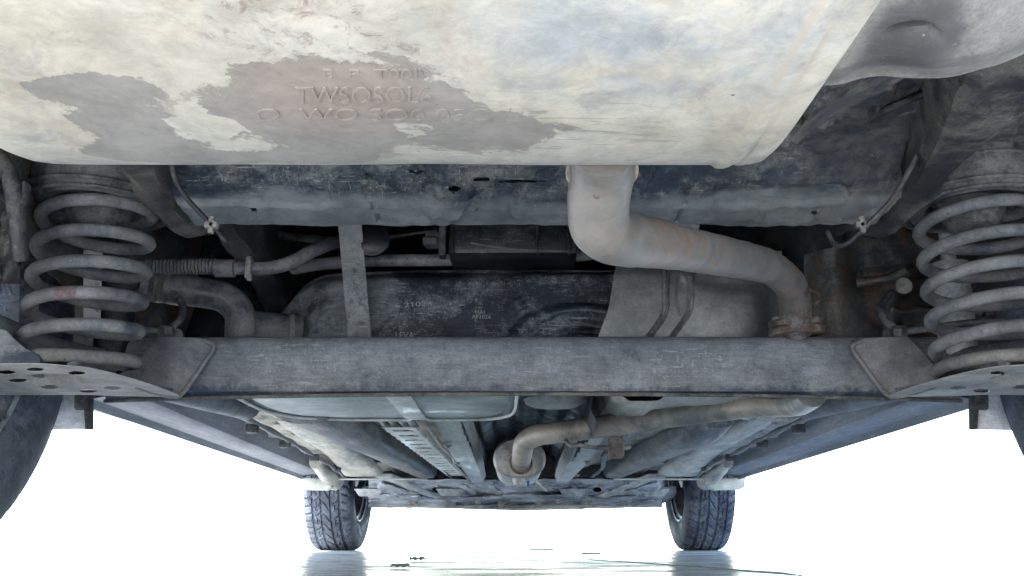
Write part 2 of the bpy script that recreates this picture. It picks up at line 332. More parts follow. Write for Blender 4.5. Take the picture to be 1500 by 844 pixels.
def plate(poly, thick=.003, d=None, bv=.0012):
    """solid plate from a 3-D outline, pushed along d"""
    P = [Vector(p) for p in poly]; n = len(P)
    if d is None:
        nn = Vector((0,0,0)); c = sum(P, Vector())/n
        for i in range(n): nn += (P[i]-c).cross(P[(i+1)%n]-c)
        d = nn.normalized()
    d = Vector(d).normalized()*thick
    bm = bmesh.new(); a = [bm.verts.new(p) for p in P]; b = [bm.verts.new(p+d) for p in P]
    bm.faces.new(a); bm.faces.new(b[::-1])
    for i in range(n): bm.faces.new((a[i], b[i], b[(i+1)%n], a[(i+1)%n]))
    bmesh.ops.recalc_face_normals(bm, faces=bm.faces)
    me = bpy.data.meshes.new('plate'); bm.to_mesh(me); bm.free()
    return bevel(me, bv) if bv else me
def strip(lines, thick=0, sub=6):
    """surface through several 3-D polylines of equal length"""
    L = [catmull(l, sub) for l in lines]; n = len(L[0]); vs = [v for l in L for v in l]
    fs = [(j*n+i, j*n+i+1, (j+1)*n+i+1, (j+1)*n+i) for j in range(len(L)-1) for i in range(n-1)]
    me = mesh(vs, fs)
    if thick:
        bm = bmesh.new(); bm.from_mesh(me); bmesh.ops.solidify(bm, geom=bm.faces[:], thickness=thick); bm.to_mesh(me); bm.free()
    return me
def join(*ms):
    bm = bmesh.new()
    for m_ in ms: bm.from_mesh(m_)
    me = bpy.data.meshes.new('joined'); bm.to_mesh(me); bm.free(); return me
def mirrored(me):
    m2 = me.copy(); m2.transform(Matrix.Translation((2*X0,0,0)) @ Matrix.Diagonal((-1,1,1,1))); m2.flip_normals(); return m2
def both(name, me, mat, parent, **k):
    a = link(name, me, mat, parent, **k); b = link(name, mirrored(me), mat, parent, **k); return a, b
def text_mesh(s, size, depth=0.0, res=3):
    cu = bpy.data.curves.new('t', 'FONT'); cu.body = s; cu.size = size; cu.extrude = depth; cu.resolution_u = res; cu.align_x = 'CENTER'; cu.align_y = 'CENTER'
    o = bpy.data.objects.new('t', cu); COL.objects.link(o); dg = bpy.context.evaluated_depsgraph_get(); dg.update()
    me = bpy.data.meshes.new_from_object(o.evaluated_get(dg)); bpy.data.objects.remove(o); bpy.data.curves.remove(cu); me.materials.clear(); return me
def cap(px, py, x1, y1, x2, y2, w_):
    """soft-edged distance to a capsule in the drawing of the panel: 1 inside, 0 outside"""
    dx, dy = x2-x1, y2-y1; l = dx*dx+dy*dy
    t = 0 if l == 0 else max(0, min(1, ((px-x1)*dx+(py-y1)*dy)/l))
    d = math.hypot(px-x1-t*dx, py-y1-t*dy); return 1-sstep(w_*.82, w_*1.18, d)

# ============================================================ SETTING
gp = grid(lambda u, v: Vector(((u-.5)*1600, -200+v*1600, 0)), 4, 4)
link('pavement', gp, 'ground', kind='structure')
# ============================================================ THE CAR
car = thing('parked_car', 'parked car seen from beneath, with dusty springs, axle beam and pale silencer', 'car', (X0, 2.4, 0))
# ---- body shell, only its underside edges matter
def shell():
    def side(y):   # lower edge of the body side along the car
        z = .30
        for yc, zc in ((1.05, .32), (3.9, .33)):
            d = abs(y-yc)
            if d < .40: z = max(z, zc + math.sqrt(.16-d*d))
        return z
    ys = [-.02 + i*(4.75/120) for i in range(121)]
    vs, fs = [], []
    for y in ys:
        top = .95 + .55*sstep(0, .6, y)*(1-sstep(2.7, 3.5, y)) - .1*sstep(3.4, 4.6, y)
        nar = .1*sstep(3.9, 4.75, y) + .06*(1-sstep(0, .4, y)); z0 = side(y)
        prof = [(.885-nar, z0), (.905-nar, max(z0+.05, .55)), (.89-nar, .93), (.70-nar, top-.05), (.5-nar, top)]
        for x, z in prof: vs.append((X0-x, y, z))
        for x, z in prof[::-1]: vs.append((X0+x, y, z))
    n = 10
    for i in range(120):
        for k in range(n-1): a = i*n+k; fs.append((a, a+1, a+n+1, a+n))
    # closed ends
    b = len(vs)
    fs.append(tuple(range(n))); fs.append(tuple(range(120*n, 121*n))[::-1])
    return mesh(vs, fs)
link('body_shell', shell(), 'paint', car)
# ---- rear muffler
MC = Vector((0, .4355, .390)); MA, MB_ = .172, .098
MX0, MX1 = -.333, .156
MEXP = 4.6
def sec(a, sa=1.0):
    e = 2/MEXP; c, s = math.cos(a), math.sin(a)
    return (MA*sa*math.copysign(abs(c)**e, c), MB_*sa*math.copysign(abs(s)**e, s))
def muff():
    NA = 160; xs = []
    prof = [(MX0-.016, .20), (MX0-.015, .70), (MX0-.012, .90), (MX0-.006, .96), (MX0+.002, .985), (MX0+.012, .996), (MX0+.03, 1.0)]
    k = 0; x = MX0+.045
    while x < MX1-.02: prof.append((x, 1.0)); x += .01
    prof += [(MX1-.016, 1.0), (MX1-.013, 1.010), (MX1-.0115, 1.019), (MX1-.008, 1.021), (MX1-.0055, 1.017), (MX1-.003, 1.004), (MX1+.001, .998), (MX1+.002, 1.004), (MX1+.005, 1.003), (MX1+.011, .997), (MX1+.016, .988), (MX1+.019, .965), (MX1+.020, .90), (MX1+.021, .5), (MX1+.021, .2)]
    vs, fs = [], []
    for x, s_ in prof:
        for k in range(NA):
            a = 2*math.pi*k/NA; y, z = sec(a, s_)
            y2, z2 = MC.y+y, MC.z+z
            if .97 < s_ < 1.003: z2 += .0012*noise.noise(Vector((x*9, y2*14, 0)))
            vs.append((x, y2, z2))
    n = len(prof)
    for i in range(n-1):
        for k in range(NA):
            a = i*NA+k; b = i*NA+(k+1) % NA; fs.append((a, b, b+NA, a+NA))
    fs.append(tuple(range(NA))[::-1]); fs.append(tuple(range((n-1)*NA, n*NA)))
    return mesh(vs, fs)
muffler = link('muffler', muff(), 'muffler', car)
def muff_z(y):
    t = min(.999, abs(y-MC.y)/MA); return MC.z - MB_*(1-t**MEXP)**(1/MEXP)
def emboss(s, px, py, wpx, hpx):
    me = text_mesh(s, 1.0, 0.0, 4)
    xs = [v.co.x for v in me.vertices]; ysv = [v.co.y for v in me.vertices]; x0, x1, y0, y1 = min(xs), max(xs), min(ysv), max(ysv)
    bm = bmesh.new(); bm.from_mesh(me); bmesh.ops.triangulate(bm, faces=bm.faces)
    for _ in range(1): bmesh.ops.subdivide_edges(bm, edges=[e for e in bm.edges if e.calc_length() > .12], cuts=1)
    zz = MUZ; out = []
    r = bmesh.ops.extrude_face_region(bm, geom=bm.faces[:]); top = {v for v in r['geom'] if isinstance(v, bmesh.types.BMVert)}
    for v in bm.verts:
        fx = (v.co.x-x0)/(x1-x0)-.5; fy = (v.co.y-y0)/(y1-y0)-.5
        p = atz(px+fx*wpx, py-fy*hpx, zz)
        v.co = Vector((p.x, p.y, muff_z(p.y) + (.002 if v not in top else -.0007)))
    bmesh.ops.recalc_face_normals(bm, faces=bm.faces); bm.to_mesh(me); bm.free(); bevel(me, .0004, 1, 50)
    return me
for s_, a_ in (('E  P  T00J\\', (548, 107, 150, 17)), ('TWSOSOL6', (532, 137, 200, 24)), ('O  WO SO0 09C', (545, 166, 340, 18))):
    link('stamped_lettering', emboss(s_, *a_), 'muffler', muffler)
# seam flange strip where muffler halves fold, and inlet collar
# ---- tailpipe
tp = [at(884,215,.60), at(882,250,.635), at(877,300,.67), at(882,336,.695), at(912,350,.735), at(960,357,.81), at(1030,370,.92), at(1095,383,1.02), at(1130,393,1.12), at(1156,416,1.18), at(1165,445,1.225), at(1166,470,1.245), at(1166,484,1.258)]
tailpipe = link('tailpipe', tube(tp, lambda t: .0250-.0026*sstep(.25, .6, t), 32, 10, wob=.0011), 'pipe', car)
link('weld_bead', tube([at(882,252,.637)+Vector((.0262*math.cos(q), 0.0262*math.sin(q)*.9, .0262*math.sin(q)*-.35)) for q in [k*2*math.pi/24 for k in range(25)]], .0022, 6, 2, False, wob=.001), 'pipe2', tailpipe)
# ---- flange
fc = at(1166, 479, 1.258)
def flange_part(zoff, rot, th, rx=.040, ry=.027):
    pts = []
    for k in range(28):
        a = 2*math.pi*k/28; c, s = math.cos(a), math.sin(a)
        x, y = rx*math.copysign(abs(c)**.9, c), ry*s
        pts.append(fc + Vector((x*math.cos(rot)-y*math.sin(rot), x*math.sin(rot)+y*math.cos(rot), zoff + x*.07)))
    return plate(pts, th, (.06, .05, 1), .0012)
fl = link('pipe_flange', flange_part(.000, .25, .0095, .041, .030), 'flange', car)
link('flange_ring', flange_part(-.0125, .12, .011, .041, .030), 'flange', fl)
for s_ in (-1, 1):
    b0 = fc + Vector((s_*.030*math.cos(.25), s_*.030*math.sin(.25), .009+s_*.002))
    link('bolt', lathe([(0.0001,.006),(.007,.005),(.0078,.003),(.0078,0),(.0001,-.001)], 'z', 6, b0), 'bolt', fl)
link('hanger_hook', tube([fc+Vector((.024,-.006,.03)), fc+Vector((.036,-.004,.04)), fc+Vector((.033,.0,.052)), fc+Vector((.02,.01,.06))], .0035, 8), 'flange', tailpipe)
# ---- middle pipe and resonator
mp = [at(1190,575,1.45), at(1165,590,1.62), at(1110,593,1.76), at(1040,602,1.86), at(960,613,1.93), at(880,625,1.98), at(818,633,2.01), at(786,638,2.04), at(769,648,2.09), at(765,664,2.18), at(763,678,2.34)]
link('middle_pipe', tube(mp, .0245, 28, 10, wob=.0008), 'pipe2', car)
rc = at(761, 671, 2.32)
def reson():
    vs, fs = [], []; NA = 56
    prof = [(-.004,.35),(-.002,.52),(0,.80),(.000,.93),(.004,.99),(.010,1.03),(.016,1.03),(.020,.98),(.035,1.0),(.40,1.0),(.42,.95),(.44,.6)]
    for y, s_ in prof:
        for k in range(NA):
            a = 2*math.pi*k/NA; c, s = math.cos(a), math.sin(a)
            vs.append((rc.x + s_*.066*math.copysign(abs(c)**.78, c)*(1-.12*(s>0)*s), rc.y+y, rc.z + s_*.050*math.copysign(abs(s)**.85, s) + .001))
    for i in range(len(prof)-1):
        for k in range(NA): a = i*NA+k; b = i*NA+(k+1)%NA; fs.append((a, b, b+NA, a+NA))
    fs.append(tuple(range(NA))); fs.append(tuple(range((len(prof)-1)*NA, len(prof)*NA))[::-1])
    return mesh(vs, fs)
res = link('resonator', reson(), 'reson', car)
link('pipe_collar', lathe([(.0245,-.012),(.029,-.010),(.0305,-.004),(.033,.0)], 'y', 32, at(763,678,2.335)+Vector((0,-.012,0))), 'flange', res)
link('drain_stub', lathe([(.0001,-.012),(.012,-.010),(.016,.0),(.017,.012)], 'z', 20, (rc.x-.002, rc.y+.05, rc.z-.055)), 'reson', res)
link('blue_tag', plate([at(772,700,2.5), at(776,700,2.5), at(775,713,2.5), at(772,711,2.5)], .002, (0,1,0), 0), 'blue', car)
link('tie_wire', tube([at(778,700,2.52), at(786,706,2.55), at(800,719,2.6)], .004, 8), 'alu', car)
# exhaust hanger on the middle pipe
hg = link('exhaust_hanger', tube([at(828,645,1.99), at(836,653,1.985), at(850,652,1.985), at(862,655,1.99), at(900,657,2.0)], .0048, 10), 'bolt', car)
link('rubber_block', box(at(893,670,1.99), at(911,642,2.03), .006), 'flange', hg)
link('hanger_pin', tube([at(905,656,2.0), at(922,655,2.02)], .006, 8), 'bolt', hg)

# ---- rear floor panel with cross member (a sheet with pressed features)
P_PROF = [(.16,.50),(.45,.50),(.70,.505),(.84,.505),(.93,.492),(.985,.468),(1.015,.452),(1.03,.443),(1.055,.436),(1.068,.434),(1.071,.445),(1.071,.50),(1.071,.62)]
def prof_pt(v):
    n = len(P_PROF)-1; i = min(int(v*n), n-1); t = v*n-i
    a, b = P_PROF[i], P_PROF[i+1]; return a[0]+(b[0]-a[0])*t, a[1]+(b[1]-a[1])*t
HOLES = [(665,277,9,5),(612,252,15,3),(705,263,14,3),(766,266,38,1.6),(372,308,6,3),(1193,312,6,3)]
def press(px, py):
    h = 0
    h += .006*cap(px, py, 770, 300, 820, 300, 22)              # pressed pad right of centre
    h += .006*cap(px, py, 665, 275, 650, 300, 26)              # pad with a hole
    h += .003*cap(px, py, 640, 300, 690, 298, 10)
    for k in range(4): h -= .0018*cap(px, py, 600+k*14, 246, 614+k*18, 284, 3.6)
    for k in range(3): h -= .0018*cap(px, py, 965-k*14, 252, 945-k*18, 290, 3.6)
    h -= .003*cap(px, py, 541, 240, 541, 290, 1.6) + .003*cap(px, py, 541, 290, 556, 325, 1.6)
    h -= .003*cap(px, py, 1005, 240, 1005, 290, 1.6) + .003*cap(px, py, 1005, 290, 992, 325, 1.6)
    h -= .004*cap(px, py, 280, 285, 470, 292, 14) + .004*cap(px, py, 1060, 292, 1230, 285, 14)
    # trunk floor to the right of the silencer: swages and channels
    h -= .012*cap(px, py, 1180, 180, 1280, 160, 5) + .012*cap(px, py, 1280, 160, 1360, 128, 5)
    h += .010*cap(px, py, 1190, 165, 1300, 120, 12)
    h -= .016*cap(px, py, 1385, 120, 1345, 200, 6) + .016*cap(px, py, 1345, 200, 1320, 262, 6)
    h += .012*cap(px, py, 1405, 150, 1400, 220, 16); h -= .014*cap(px, py, 1400, 140, 1398, 200, 5) + .014*cap(px, py, 1398, 200, 1440, 205, 6)
    h += .010*cap(px, py, 1460, 60, 1470, 170, 22)
    return h*1.5
def rf(u, v):
    x = X0-.80 + u*1.60; y, z = prof_pt(v)
    xr = abs(x-X0)
    # main rails: the panel steps down towards the spring seats
    z -= .0*sstep(.37, .41, xr)*sstep(.55, .9, y)*(1-sstep(1.0, 1.05, y))*(1-sstep(.44,.47,xr)); z = max(z, .440+.075*sstep(.435, .475, xr)) if xr > .435 else z
    # lower lip rises into the rails
    if y > 1.02: z += .0
    p = Vector((x, y, z))
    px, py = proj(p); z -= press(px, py); z += .003*noise.noise(p*18) + (.0015+.002*(x > .3))*noise.noise(p*60)
    return Vector((x, y, z))
def notched(c):
    px, py = proj(c)
    for hx, hy, rx, ry in HOLES:
        if ((px-hx)/rx)**2 + ((py-hy)/ry)**2 < 1: return False
    return True
M['rearfloor'] = None
def two_tone():
    """undercoat above, dusty lip below: the dust lies along the flange"""
    m = grime('rear_floor_undercoat', (.020,.028,.042), (.14,.145,.14), .42, scale=6, seed=30, scratch=.9, speck=1, bump=.9)
    nt = m.node_tree; g = G(nt); P = nt.nodes['Principled BSDF']; old = P.inputs['Base Color'].links[0].from_socket
    sep = g.n('ShaderNodeSeparateXYZ'); g.link(g.tc, sep.inputs[0])
    yy = g.math('ADD', sep.outputs['Y'], g.math('MULTIPLY', g.noise(9, 6, .6), .05))
    band = g.ramp(yy, 1.033, 1.047)
    dirt = g.mix(g.ramp(g.noise(22, 8, .7), .35, .65), (.10,.115,.12), (.175,.19,.195))
    c = g.mix(g.math('MULTIPLY', band, .85), old, dirt)
    mud = g.math('MULTIPLY', g.ramp(g.math('ADD', sep.outputs['X'], g.math('MULTIPLY', g.noise(7, 6, .6), .2)), .30, .50), g.ramp(g.noise(40, 8, .75), .4, .6, .1, .6))
    c = g.mix(mud, c, (.105,.098,.085))
    g.link(c, P.inputs['Base Color']); return m
M['rearfloor'] = two_tone()
rearfloor = link('rear_floor', grid(rf, 420, 190, .0015, notched), 'rearfloor', car)
def bead(name, pts, r, z, mat, wob=.002):
    link(name, tube([atz(px, py, z) for px, py in pts], r, 10, 6, wob=wob), mat, rearfloor)
bead('seam_sealer', ((1170,205),(1215,190),(1262,178),(1300,160),(1340,142),(1372,130)), .0045, .500, 'rubberd')
bead('seam_sealer', ((1160,225),(1210,205),(1270,192),(1310,172),(1350,158)), .0035, .500, 'mud')
bead('floor_seam', ((1300,318),(1318,275),(1332,235),(1352,190),(1380,150),(1402,118)), .0055, .497, 'rubberd', .001)
rr_ = random.Random(3)
cl = []
for k in range(70):
    px = rr_.uniform(1120, 1340); py = rr_.uniform(235, 262) if px < 1230 else rr_.uniform(190, 262)
    z_ = .497 if py < 235 else .486; p = atz(px, py, z_); r_ = rr_.uniform(.0015, .0042)
    cl.append(lathe([(.0001,-r_*.8),(r_*.8,-r_*.5),(r_*rr_.uniform(1,1.6),.001),(.0001,.004)], 'z', 7, p))
link('mud_spatter', join(*cl), 'tin', rearfloor, kind='stuff')
# cavity roof over the tank, and closing walls
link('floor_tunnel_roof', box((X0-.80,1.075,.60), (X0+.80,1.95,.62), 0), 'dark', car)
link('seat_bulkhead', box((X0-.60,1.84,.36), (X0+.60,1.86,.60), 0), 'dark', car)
# ---- side rails running over the axle
def rail_mesh():
    def sec_at(y):
        zb = .440 + .055*sstep(1.12, 1.26, y) - .10*sstep(1.45, 1.9, y); return zb
    ys = [.62+.02*i for i in range(70)]; vs, fs = [], []
    for y in ys:
        zb = sec_at(y); xi = .36+.27*min(max(y-.7, -.1), .30); xo = max(.475+.03*sstep(1.2,1.4,y), xi+.05)
        pr = [(xi, zb+.16), (xi+.002, zb+.018), (xi+.010, zb+.004), (xi+.022, zb), (xo-.02, zb-.002), (xo-.004, zb+.01), (xo, zb+.16)]
        for x, z in pr:
            p = Vector((X0-x, y, z)); vs.append(p + Vector((.004*noise.noise(p*22),0,.005*noise.fractal(p*14, .8, 2, 3))))
    for i in range(len(ys)-1):
        for k in range(6): a = i*7+k; fs.append((a, a+1, a+8, a+7))
    return mesh(vs, fs)
for rl in both('chassis_rail', rail_mesh(), 'mud', car):
    pass
# inner wheel-arch panels behind the springs
def arch_panel(u, v):
    y = .62 + 1.25*u; z = .62 - .30*v
    x = .63 - .02*math.sin(u*9) + .03*sstep(.4, 1, v)
    p = Vector((X0-x, y, z)); return p + Vector((.006*noise.noise(p*14), 0, 0))
both('inner_arch', grid(arch_panel, 60, 24, .002, lambda c: c.z > .40), 'rusty', car)
# spring-side wall closing the view between rail and arch, further forward
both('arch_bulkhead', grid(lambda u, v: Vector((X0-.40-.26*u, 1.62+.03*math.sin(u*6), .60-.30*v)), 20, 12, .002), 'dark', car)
0 and both('crossing_rib', tube([(X0-.42,1.5,.375),(X0-.5,1.52,.37),(X0-.62,1.5,.38)], .016, 10), 'rusty', car)
0 and both('arch_bracket', plate([Vector((X0-.45,1.38,.40)), Vector((X0-.50,1.38,.405)), Vector((X0-.50,1.38,.375)), Vector((X0-.48,1.38,.34)), Vector((X0-.465,1.38,.34)), Vector((X0-.45,1.38,.37))], .01, (0,1,0)), 'rusty', car)
# ---- brake-hose wire hooks on the rails
hookL = [at(250,238,.93), at(258,265,.945), at(275,292,.96), at(303,322,.975), at(318,338,.985), at(330,352,.99), at(336,346,.995)]
hookR = [at(1385,150,.86), at(1345,225,.9), at(1310,287,.94), at(1275,325,.96), at(1240,357,.98), at(1222,357,.99), at(1212,340,1.0)]
for pts, cl in ((hookL, (310,330)), (hookR, (1262,330))):
    h = link('brake_line', tube(pts, .0030, 10), 'mud', car)
    p = at(cl[0], cl[1], .965); link('line_clip', join(box(p-Vector((.008,.004,.004)), p+Vector((.008,.004,.004)), .002), box(p-Vector((.003,.004,.010)), p+Vector((.003,.003,.010)), .001)), 'bolt', h)

# ---- fuel tank
TY = 1.40
def tank_face(px, py):
    h = 0
    for a in range(24):                                    # raised ring pressing low on the right
        pass
    e1 = math.hypot((px-850)/112, (py-520)/72); h += .010*(1-sstep(.03, .16, abs(e1-.92)))
    e2 = e1; h += -.010*(1-sstep(.50, .62, e2)) + .012*(1-sstep(.40,.5,e2))
    h += .002*cap(px, py, 760, 440, 780, 470, 4)
    return h
TX0, TX1, TZ0, TZ1 = -.455, .44, .275, .485
def tank():
    vs, fs = [], []; NU, NV = 170, 70
    for j in range(NV+1):
        for i in range(NU+1):
            u, v = i/NU, j/NV
            x = TX0 + (TX1-TX0)*u
            top = TZ1 - .018*sstep(.5, 1, u)*0 
            dl = sstep(.18, 0, u); top -= .075*dl*dl; top -= .012*(1-sstep(0, .35, u))
            dr = sstep(.86, 1, u); top -= .06*dr
            zb = TZ0 + .055*sstep(-.02, .03, x)
            z = zb + (top-zb)*v
            y = TY + .035*sstep(.82, 1, v)**2 + .02*sstep(.2, 0, v) + .10*dl + .10*dr
            p = Vector((x, y, z)); px, py = proj(p)
            y -= tank_face(px, py); y += .0015*noise.noise(p*25)
            vs.append(Vector((x, y, z)))
    for j in range(NV):
        for i in range(NU): a = j*(NU+1)+i; fs.append((a, a+1, a+NU+2, a+NU+1))
    # top and front skirts
    base = len(vs); W = NU+1
    for i in range(W): p = vs[NV*W+i]; vs.append(Vector((p.x, p.y+.03, p.z+.004)))
    for i in range(W): p = vs[NV*W+i]; vs.append(Vector((p.x, 1.76, p.z)))
    for i in range(W): p = vs[i]; vs.append(Vector((p.x, 1.76, p.z)))
    for a, b in ((NV*W, base), (base, base+W), (base+W, base+2*W), (base+2*W, 0)):
        for i in range(NU): fs.append((a+i, a+i+1, b+i+1, b+i))
    return mesh(vs, fs)
tk = link('fuel_tank', tank(), 'tank', car)
# pale underside tray with rolled lip
def lip(h, inset, r0=0):
    pts = [at(408,596,1.45)]
    out = []
    y1 = 1.74-inset
    L = [(-.452+inset,1.42),(-.452+inset,1.58),(-.44+inset,1.65),(-.40,y1-.03),(-.33,y1-.005),(-.24,y1),(-.205,y1),(-.195,y1-.02),(-.165,y1-.02),(-.155,y1),(-.09,y1),(-.045,y1-.012),(-.012-inset,y1-.05),(.004-inset,1.62),(.008-inset,1.42)]
    return [Vector((x, y, h)) for x, y in L]
tr = link('tank_tray', plate(lip(.2745, .012), .010, (0,0,1), .004), 'tankbase', tk)
link('tray_lip', tube(catmull(lip(.272, 0), 4), .0028, 8, smooth=False), 'pale', tk)
link('tray_rib', box((-.205,1.42,.2695), (-.165,1.70,.2735), .0015), 'pale', tk)
# left metal end of the tank, dusty
# shield sheet between tank and exhaust
def shield(u, v):
    py = 368 + v*150; px = 905 + u*240 - 12*v*(1-u)*2
    px -= 12*sstep(.5, 1, v)*(1-u)
    Y = 1.345 + .035*sstep(.25, 0, v) + .05*sstep(.75, 1, u)**2 - .006*math.sin(v*3)
    xl = 975 - 25*sstep(.55, 1, v)*1.4; xr = 1012 - 30*sstep(.5, 1, v)*1.2
    rid = max(cap(px, 0, xl, 0, xl, 0, 3.5), cap(px, 0, xr, 0, xr, 0, 3.0)); Y -= .006*rid
    if xl < px < xr: Y += .004
    d = math.hypot((px-998)/9, (py-432)/28); Y += .004*(1-sstep(.6, 1.2, d))
    d = math.hypot((px-1080)/70, (py-400)/30); Y += .012*(1-sstep(.5, 1.2, d))
    return at(px, py, Y)
sh = link('heat_shield', grid(shield, 150, 60, .0012), 'shield', car)
# straps
def strap(xa, xb, xc, xd, y0):
    ys_ = (306, 340, 380, 420, 460, 505); yy_ = (1.30, 1.33, 1.345, 1.36, 1.362, 1.362)
    L1 = [at(xa+(xc-xa)*(y-306)/199, y, Y+y0-1.33) for y, Y in zip(ys_, yy_)]
    L2 = [at(xb+(xd-xb)*(y-306)/199, y, Y+y0-1.33) for y, Y in zip(ys_, yy_)]
    return strip([L1, L2], .003, 6)
s1 = link('tank_strap', strap(494, 528, 511, 545, 1.33), 'strap', car)
link('strap_end', plate([at(492,308,1.075), at(520,307,1.075), at(527,325,1.085), at(500,327,1.085)], .006, (0,1,0)), 'strap', s1)
s2 = link('tank_strap', strap(1000, 1022, 984, 1010, 1.36), 'strap', car)
link('strap_end', plate([at(994,312,1.073), at(1028,312,1.073), at(1024,336,1.085), at(1000,334,1.085)], .008, (0,1,0)), 'strap', s2)
# tank print
def print_on_tank(s, px, py, wpx, hpx, name='tank_print', mat='ink', rot=0):
    me = text_mesh(s, 1.0); xs = [v.co.x for v in me.vertices]; ysv = [v.co.y for v in me.vertices]; x0,x1,y0,y1 = min(xs),max(xs),min(ysv),max(ysv)
    for v in me.vertices:
        fx = ((v.co.x-x0)/(x1-x0)-.5)*wpx; fy = ((v.co.y-y0)/(y1-y0)-.5)*hpx
        fx, fy = fx*math.cos(rot)-fy*math.sin(rot), fx*math.sin(rot)+fy*math.cos(rot)
        v.co = at(px+fx, py-fy, TY-.0035)
    return link(name, me, mat, tk, smooth=False)
print_on_tank('HAI', 703, 457, 13, 5); print_on_tank('AF1026', 705, 464, 28, 6); print_on_tank('LEVA', 593, 491, 27, 9)
print_on_tank('6 21024', 606, 446, 54, 7, rot=.06)
# vapour pipe lying along the top of the tank
link('vapour_pipe', tube([at(430,394,1.46), at(480,386,1.42), at(560,382,1.41), at(660,381,1.41), at(760,379,1.41), at(850,374,1.41), at(900,368,1.42)], lambda t: .0105, 14), 'hose', car)
# ---- filler hoses on the left
fh = link('filler_hose', tube([at(205,412,1.28), at(245,423,1.30), at(290,428,1.32), at(328,436,1.33), at(350,458,1.335), at(352,490,1.335), at(350,520,1.34)], lambda t: .0235+.0015*math.exp(-((t-.12)/.02)**2)-.001*math.exp(-((t-.17)/.02)**2), 24, 10), 'hose', car)
for q, xx in ((0, 228), (1, 240)):
    p = at(xx, 419, 1.29); link('hose_clamp', tube([p+Vector((.0,.0,.0)), p+Vector((.006,.0,-.001))], .0255, 24, 2, False), 'rubber', fh)
link('hose_tail', tube([at(350,475,1.36), at(400,478,1.40), at(440,482,1.42)], .022, 16), 'hose', car)
link('tail_clamp', tube([at(424,480,1.385), at(431,480,1.387)], .0235, 16, 2, False), 'hose', car)
def corr(t): return .0115 + (.0018 if int(t*64) % 2 else 0)
link('corrugated_breather', tube([at(205+i*113/44, 391-.02*i+.5, 1.27) for i in range(45)], lambda t: .0098 + .0032*(round(t*44) % 2), 18, 1, False), 'hose', car)
bp = link('breather_pipe', tube([at(316,393,1.27), at(352,393,1.275), at(392,393,1.28), at(425,385,1.285), at(462,366,1.31), at(508,349,1.40)], lambda t: .0105, 16), 'hose', car)
link('hose_sleeve', tube([at(316,393,1.27), at(344,393,1.27)], .0137, 18, 2, False), 'hose', bp)
link('hose_clip', join(box(at(357,407,1.262), at(372,379,1.275), .002), box(at(361,411,1.262), at(370,403,1.268), .001)), 'bolt', bp)
# ---- dark canister and fittings above the tank
cn = link('charcoal_canister', box(at(655,372,1.34), Vector(at(840,326,1.44)), .010), 'dark', car)
for xx in (662, 786, 832, 838): link('canister_rib', box(at(xx,371,1.333), at(xx+3,327,1.345), .001), 'dark', cn)
link('canister_lip', tube([at(690,356,1.335), at(760,366,1.335), at(838,368,1.335)], .0022, 8), 'rubber', cn)
vv = link('purge_valve', join(box(at(622,360,1.33), at(650,346,1.35), .003), box(at(642,374,1.325), at(655,328,1.35), .003)), 'rubberd', car)
link('valve_nozzle', tube([at(620,353,1.33), at(640,353,1.33)], .0075, 14), 'rubberd', vv)
link('cable_bundle', tube([at(380,338,1.5), at(440,348,1.48), at(520,355,1.46), at(585,345,1.46), at(640,338,1.46)], .008, 12), 'dark', car)
link('float_cover', lathe([(.0001,-.006),(.018,-.006),(.024,-.002),(.028,.0),(.028,.01)], 'y', 28, at(545,350,1.34)), 'dark', car)
0 and link('dark_pipe', tube([at(370,325,1.42), at(420,330,1.42), at(470,338,1.43), at(500,345,1.43)], .012, 12), 'dark', car)
link('round_cap', tube([at(1095,404,1.42), at(1120,404,1.42), at(1142,404,1.42)], .024, 14), 'dark', car)
# inner face of right side: curved pale hump of the rail between pipe and spring
def capw(px, py, x1, y1, x2, y2, w_):
    dx, dy = x2-x1, y2-y1; t = max(0, min(1, ((px-x1)*dx+(py-y1)*dy)/(dx*dx+dy*dy)))
    return 1-sstep(.1, 1.5, math.hypot(px-x1-t*dx, py-y1-t*dy)/w_)
def apron(u, v):
    px = 1178 + 210*u; py = 332 + 176*v; Y = 1.40
    h = .05*capw(px, py, 1212, 330, 1224, 510, 30) + .02*capw(px, py, 1232, 440, 1262, 505, 26)
    h += .035*capw(px, py, 1262, 345, 1385, 345, 45) + .012*capw(px, py, 1270, 402, 1385, 394, 9) + .014*capw(px, py, 1304, 420, 1308, 510, 10)
    h += .012*capw(px, py, 1310, 456, 1372, 454, 5)
    h -= .022*capw(px, py, 1328, 432, 1355, 432, 14) + .022*capw(px, py, 1326, 478, 1350, 478, 14) + .012*cap(px, py, 1312, 396, 1324, 394, 2)
    p = at(px, py, Y-h); return p + Vector((0, .006*noise.noise(p*20), .004*noise.noise(p*30)))
link('arch_apron', grid(apron, 110, 90, .002), 'rusty', car)

